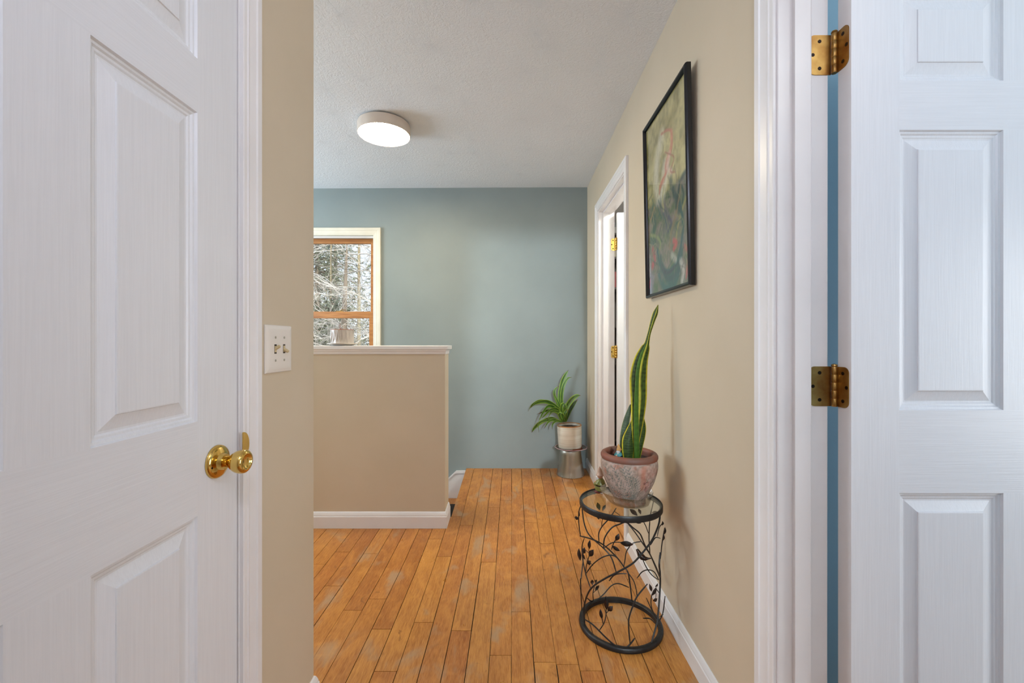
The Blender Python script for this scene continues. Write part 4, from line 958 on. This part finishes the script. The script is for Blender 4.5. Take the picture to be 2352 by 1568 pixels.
# ------------------------------------------------------------------ planter on the half wall
hx, hy, hz = -1.042, 2.625, 1.1067
ws_ = thing('saucer', 'white round saucer under the faceted planter on the half wall cap', 'saucer', (hx, hy, hz))
mb = MB(); mb.lathe([(0, 0), (.055, 0), (.070, .005), (.090, .0125), (.090, .015), (.070, .009), (.055, .004), (0, .004)], n=64); mb.build('saucer_dish', [M_white], ws_)
pn = thing('faceted_planter', 'small white planter with zigzag facets and a bare red stem on the half wall', 'planter', (hx-.002, hy, hz+.0045))
n = 18; vs = []; fs = []
for k in range(n):
    a = 2*PI*(k+.0)/n; a2 = 2*PI*(k+.5)/n
    vs += [(.068*math.cos(a), .068*math.sin(a), 0.008), (.0685*math.cos(a2), .0685*math.sin(a2), .0915)]
for k in range(n):
    i0, i1, j0, j1 = 2*k, 2*k+1, (2*k+2) % (2*n), (2*k+3) % (2*n)
    # push alternating facets in
    vs += [(0.0630*math.cos(2*PI*(k+.30)/n), .0630*math.sin(2*PI*(k+.30)/n), .040), (.0655*math.cos(2*PI*(k+.80)/n), .0655*math.sin(2*PI*(k+.80)/n), .060)]
    m0 = 2*n+2*k; fs += [(i0, j0, m0), (j0, i1, m0), (i1, i0, m0), (i1, j0, m0+1), (j0, j1, m0+1), (j1, i1, m0+1)]
mb = MB(); mb.add(vs, fs); mb.lathe([(0, 0), (.056, 0), (.063, .002), (.0672, .0085)], n=n*2, smooth=True); mb.lathe([(.0665, .0905), (.068, .094), (.0655, .0945), (.0635, .09), (.063, .078)], n=48); mb.build('planter_pot', [M_planter], pn)
mb = MB(); mb.lathe([(.0682, .0925), (.0675, .0950), (.0650, .0952)], n=48); mb.build('planter_lip', [M_terra], pn)
mb = MB(); mb.lathe([(0, .080), (.0632, .079)], n=32); mb.build('soil', [M_soil], pn)
for pts in ([(-.012, 0, .08), (-.010, 0, .105), (-.013, 0, .135)], [(-.012, .01, .08), (-.024, .012, .112), (-.022, .01, .124)], [(-.008, -.01, .08), (.004, -.012, .108), (.001, -.01, .12)]):
    mb = MB(); mb.tube(curve(pts, 5), .0018, 6); mb.build('stem', [M_stem], pn)

# ------------------------------------------------------------------ study behind the far right door: bookcase
bc = thing('bookcase', 'dark bookcase seen through the gap of the far right door', 'bookcase', (1.16, 4.62, .02))
mk_bc = noise_mat('dark_bookcase', srgb(46, 38, 34), srgb(58, 48, 42), 10, .5)
for nm, b in (('side_panel', (-.42, -.40, -.15, .15, 0, 2.25)), ('side_panel', (.40, .42, -.15, .15, 0, 2.25)), ('back_panel', (-.40, .40, .14, .15, 0, 2.25))):
    mb = MB(); mb.box(*b); mb.build(nm, [mk_bc], bc)
for k, z in enumerate((.06, .46, .86, 1.26, 1.66, 1.98, 2.23)):
    mb = MB(); mb.box(-.40, .40, -.15, .14, z, z+.02); mb.build('shelf', [mk_bc], bc)
rb = random.Random(5); cl_ = [((150, 40, 44), 'red'), ((40, 60, 120), 'blue'), ((190, 180, 160), 'cream'), ((50, 96, 70), 'green'), ((200, 140, 50), 'yellow')]
mats_b = [noise_mat('book_cover_'+n_, srgb(*c), srgb(*[int(v*.8) for v in c]), 20, .5) for c, n_ in cl_]
for s_i, z in enumerate((1.68, 2.00)):
    x = .78
    while x < 1.30:
        w = rb.uniform(.02, .045); h = rb.uniform(.16, .21); k = rb.randrange(5)
        mb = MB(); mb.box(-w/2, w/2, -.07, .07, 0, h); o = mb.build('book', [mats_b[k]], bevel=.002); o.location = (x+w/2, 4.56, .02+z+.0005)
        tag(o, '%s book upright on the %s shelf of the dark bookcase' % (cl_[k][1], ['second highest', 'highest'][s_i]), 'book', 'books in the dark bookcase'); x += w+.002

# ------------------------------------------------------------------ outdoors
mb = MB(); mb.add([(-60, 3.8, -3.0), (30, 3.8, -3.0), (30, 70, -2.2), (-60, 70, -2.2)], [(0, 1, 2, 3)])
g = mb.build('ground', [noise_mat('leaf_litter_ground', srgb(150, 132, 104), srgb(96, 104, 70), 1.5, .95)], weld=False); struct(g)
M_bark = noise_mat('pale_bark', srgb(156, 142, 126), srgb(112, 100, 90), 6, .9, stretch=(1, 1, .2))
M_twig = noise_mat('grey_twigs', srgb(222, 218, 212), srgb(186, 178, 170), 3, .85)
M_fol = noise_mat('conifer_needles', srgb(92, 104, 92), srgb(150, 156, 130), 1.4, .8, lo=.3, hi=.7)
def tri_cloud(mb, P, D, w):
    for p, d, ww in zip(P, D, w):
        p = Vector(p); d = Vector(d); s_ = d.cross(Vector((random.gauss(0, 1), random.gauss(0, 1), random.gauss(0, 1)))).normalized()*ww
        mb.add([p-s_, p+s_, p+d], [(0, 1, 2)])
def conifer(x, y, h, r0, n, label, tw=.16, lowz=.12):
    t = thing('conifer', label, 'tree', (x, y, -2.9), 0, 'conifers beyond the window')
    mb = MB(); mb.tube([(0, 0, -.1), (.05, 0, h*.4), (.02, .05, h)], [tw, tw*.7, .02], 10); mb.build('trunk', [M_bark], t)
    fm = MB(); br = MB(); rr = random.Random(int(x*100))
    for i in range(n):
        f = rr.uniform(lowz, 1)**1.0; z = h*f; a = rr.uniform(0, 2*PI); L = r0*(1-f)**.8*rr.uniform(.6, 1.1)+.25
        dirv = Vector((math.cos(a), math.sin(a), rr.uniform(-.35, .05)))
        if i % 3 == 0: br.tube([(0, 0, z), tuple(Vector((0, 0, z))+dirv*L*.6), tuple(Vector((0, 0, z))+dirv*L+Vector((0, 0, -.12*L)))], [.02, .012, .004], 4, cap=False)
        for k in range(13):
            q = rr.uniform(.15, 1)**.8; p = Vector((0, 0, z))+dirv*L*q+Vector((rr.gauss(0, .10), rr.gauss(0, .10), rr.gauss(-.05, .07)))
            dd = (dirv+Vector((rr.gauss(0, .7), rr.gauss(0, .7), rr.gauss(-.3, .5)))).normalized()*rr.uniform(.10, .26)
            s_ = dd.cross(Vector((rr.gauss(0, 1), rr.gauss(0, 1), rr.gauss(0, 1)))).normalized()*rr.uniform(.012, .035)
            fm.add([p-s_, p+s_, p+dd], [(0, 1, 2)])
    fm.build('foliage', [M_fol], t, weld=False); br.build('boughs', [M_bark], t, weld=False)
conifer(-6.2, 13.5, 9.5, 2.2, 560, 'dark conifer seen at the left of the window view')
conifer(-4.3, 15.5, 8.6, 2.1, 520, 'dark conifer seen in the middle of the window view')
conifer(-7.7, 18.5, 12.0, 2.4, 520, 'tall conifer standing farther back behind the others')
conifer(-4.9, 11.5, 5.2, 1.5, 300, 'short young conifer low in the window view', .10)
conifer(-3.0, 21.0, 7.5, 2.3, 360, 'distant conifer near the right sash')
conifer(-6.0, 24.0, 10.5, 2.8, 420, 'farthest conifer at the back of the wood')
def bare_tree(x, y, label, seed, n0, h):
    t = thing('bare_tree', label, 'tree', (x, y, -2.95), 0, 'leafless trees outside the window'); r = random.Random(seed)
    tr = MB(); tw = MB()
    tr.tube([(0, 0, -.1), (.06, .02, h*.4), (.02, .1, h*.75), (.1, .05, h)], [.13, .10, .06, .015], 8); tr.build('trunk', [M_bark], t)
    def grow(p, d, L, rad, depth):
        pts = [p]; q = Vector(p); dd = Vector(d)
        for k in range(5):
            dd = (dd+Vector((r.gauss(0, .16), r.gauss(0, .16), r.gauss(-.03, .14)))).normalized(); q = q+dd*L/5; pts.append(tuple(q))
        tw.tube(pts, [rad*(1-.13*k) for k in range(6)], 3, cap=False)
        if depth > 0:
            for k in range(4 if depth > 1 else 4):
                b = Vector(pts[r.randrange(1, 6)]); nd = (dd+Vector((r.gauss(0, .55), r.gauss(0, .55), r.gauss(-.05, .5)))).normalized(); grow(tuple(b), nd, L*r.uniform(.5, .75), rad*.55, depth-1)
    for i in range(n0):
        z = h*r.uniform(.3, 1.0); a = r.uniform(0, 2*PI); grow((0.03, 0.03, z), (math.cos(a), math.sin(a)*.8, r.uniform(-.15, .5)), r.uniform(1.0, 1.9), .016, 3)
    tw.build('twigs', [M_twig], t, weld=False)
bare_tree(-3.6, 9.0, 'leafless tree with fine pale twigs close to the window', 3, 34, 6.2)
bare_tree(-2.2, 8.0, 'leafless tree at the right of the window view with drooping twigs', 5, 30, 6.4)
bare_tree(-5.6, 10.5, 'leafless tree farther left behind the other twigs', 9, 26, 6.8)
for i, (x, y) in enumerate(((-5.55, 13.0), (-4.05, 11.2), (-5.0, 17))):
    t = thing('tree_trunk', ['slim sunlit tree trunk at the left of the lower window pane', 'sunlit yellow tree trunk right of the planter through the lower pane', 'slim pale trunk between the distant conifers'][i], 'tree', (x, y, -2.9), 0, 'bare trunks outside')
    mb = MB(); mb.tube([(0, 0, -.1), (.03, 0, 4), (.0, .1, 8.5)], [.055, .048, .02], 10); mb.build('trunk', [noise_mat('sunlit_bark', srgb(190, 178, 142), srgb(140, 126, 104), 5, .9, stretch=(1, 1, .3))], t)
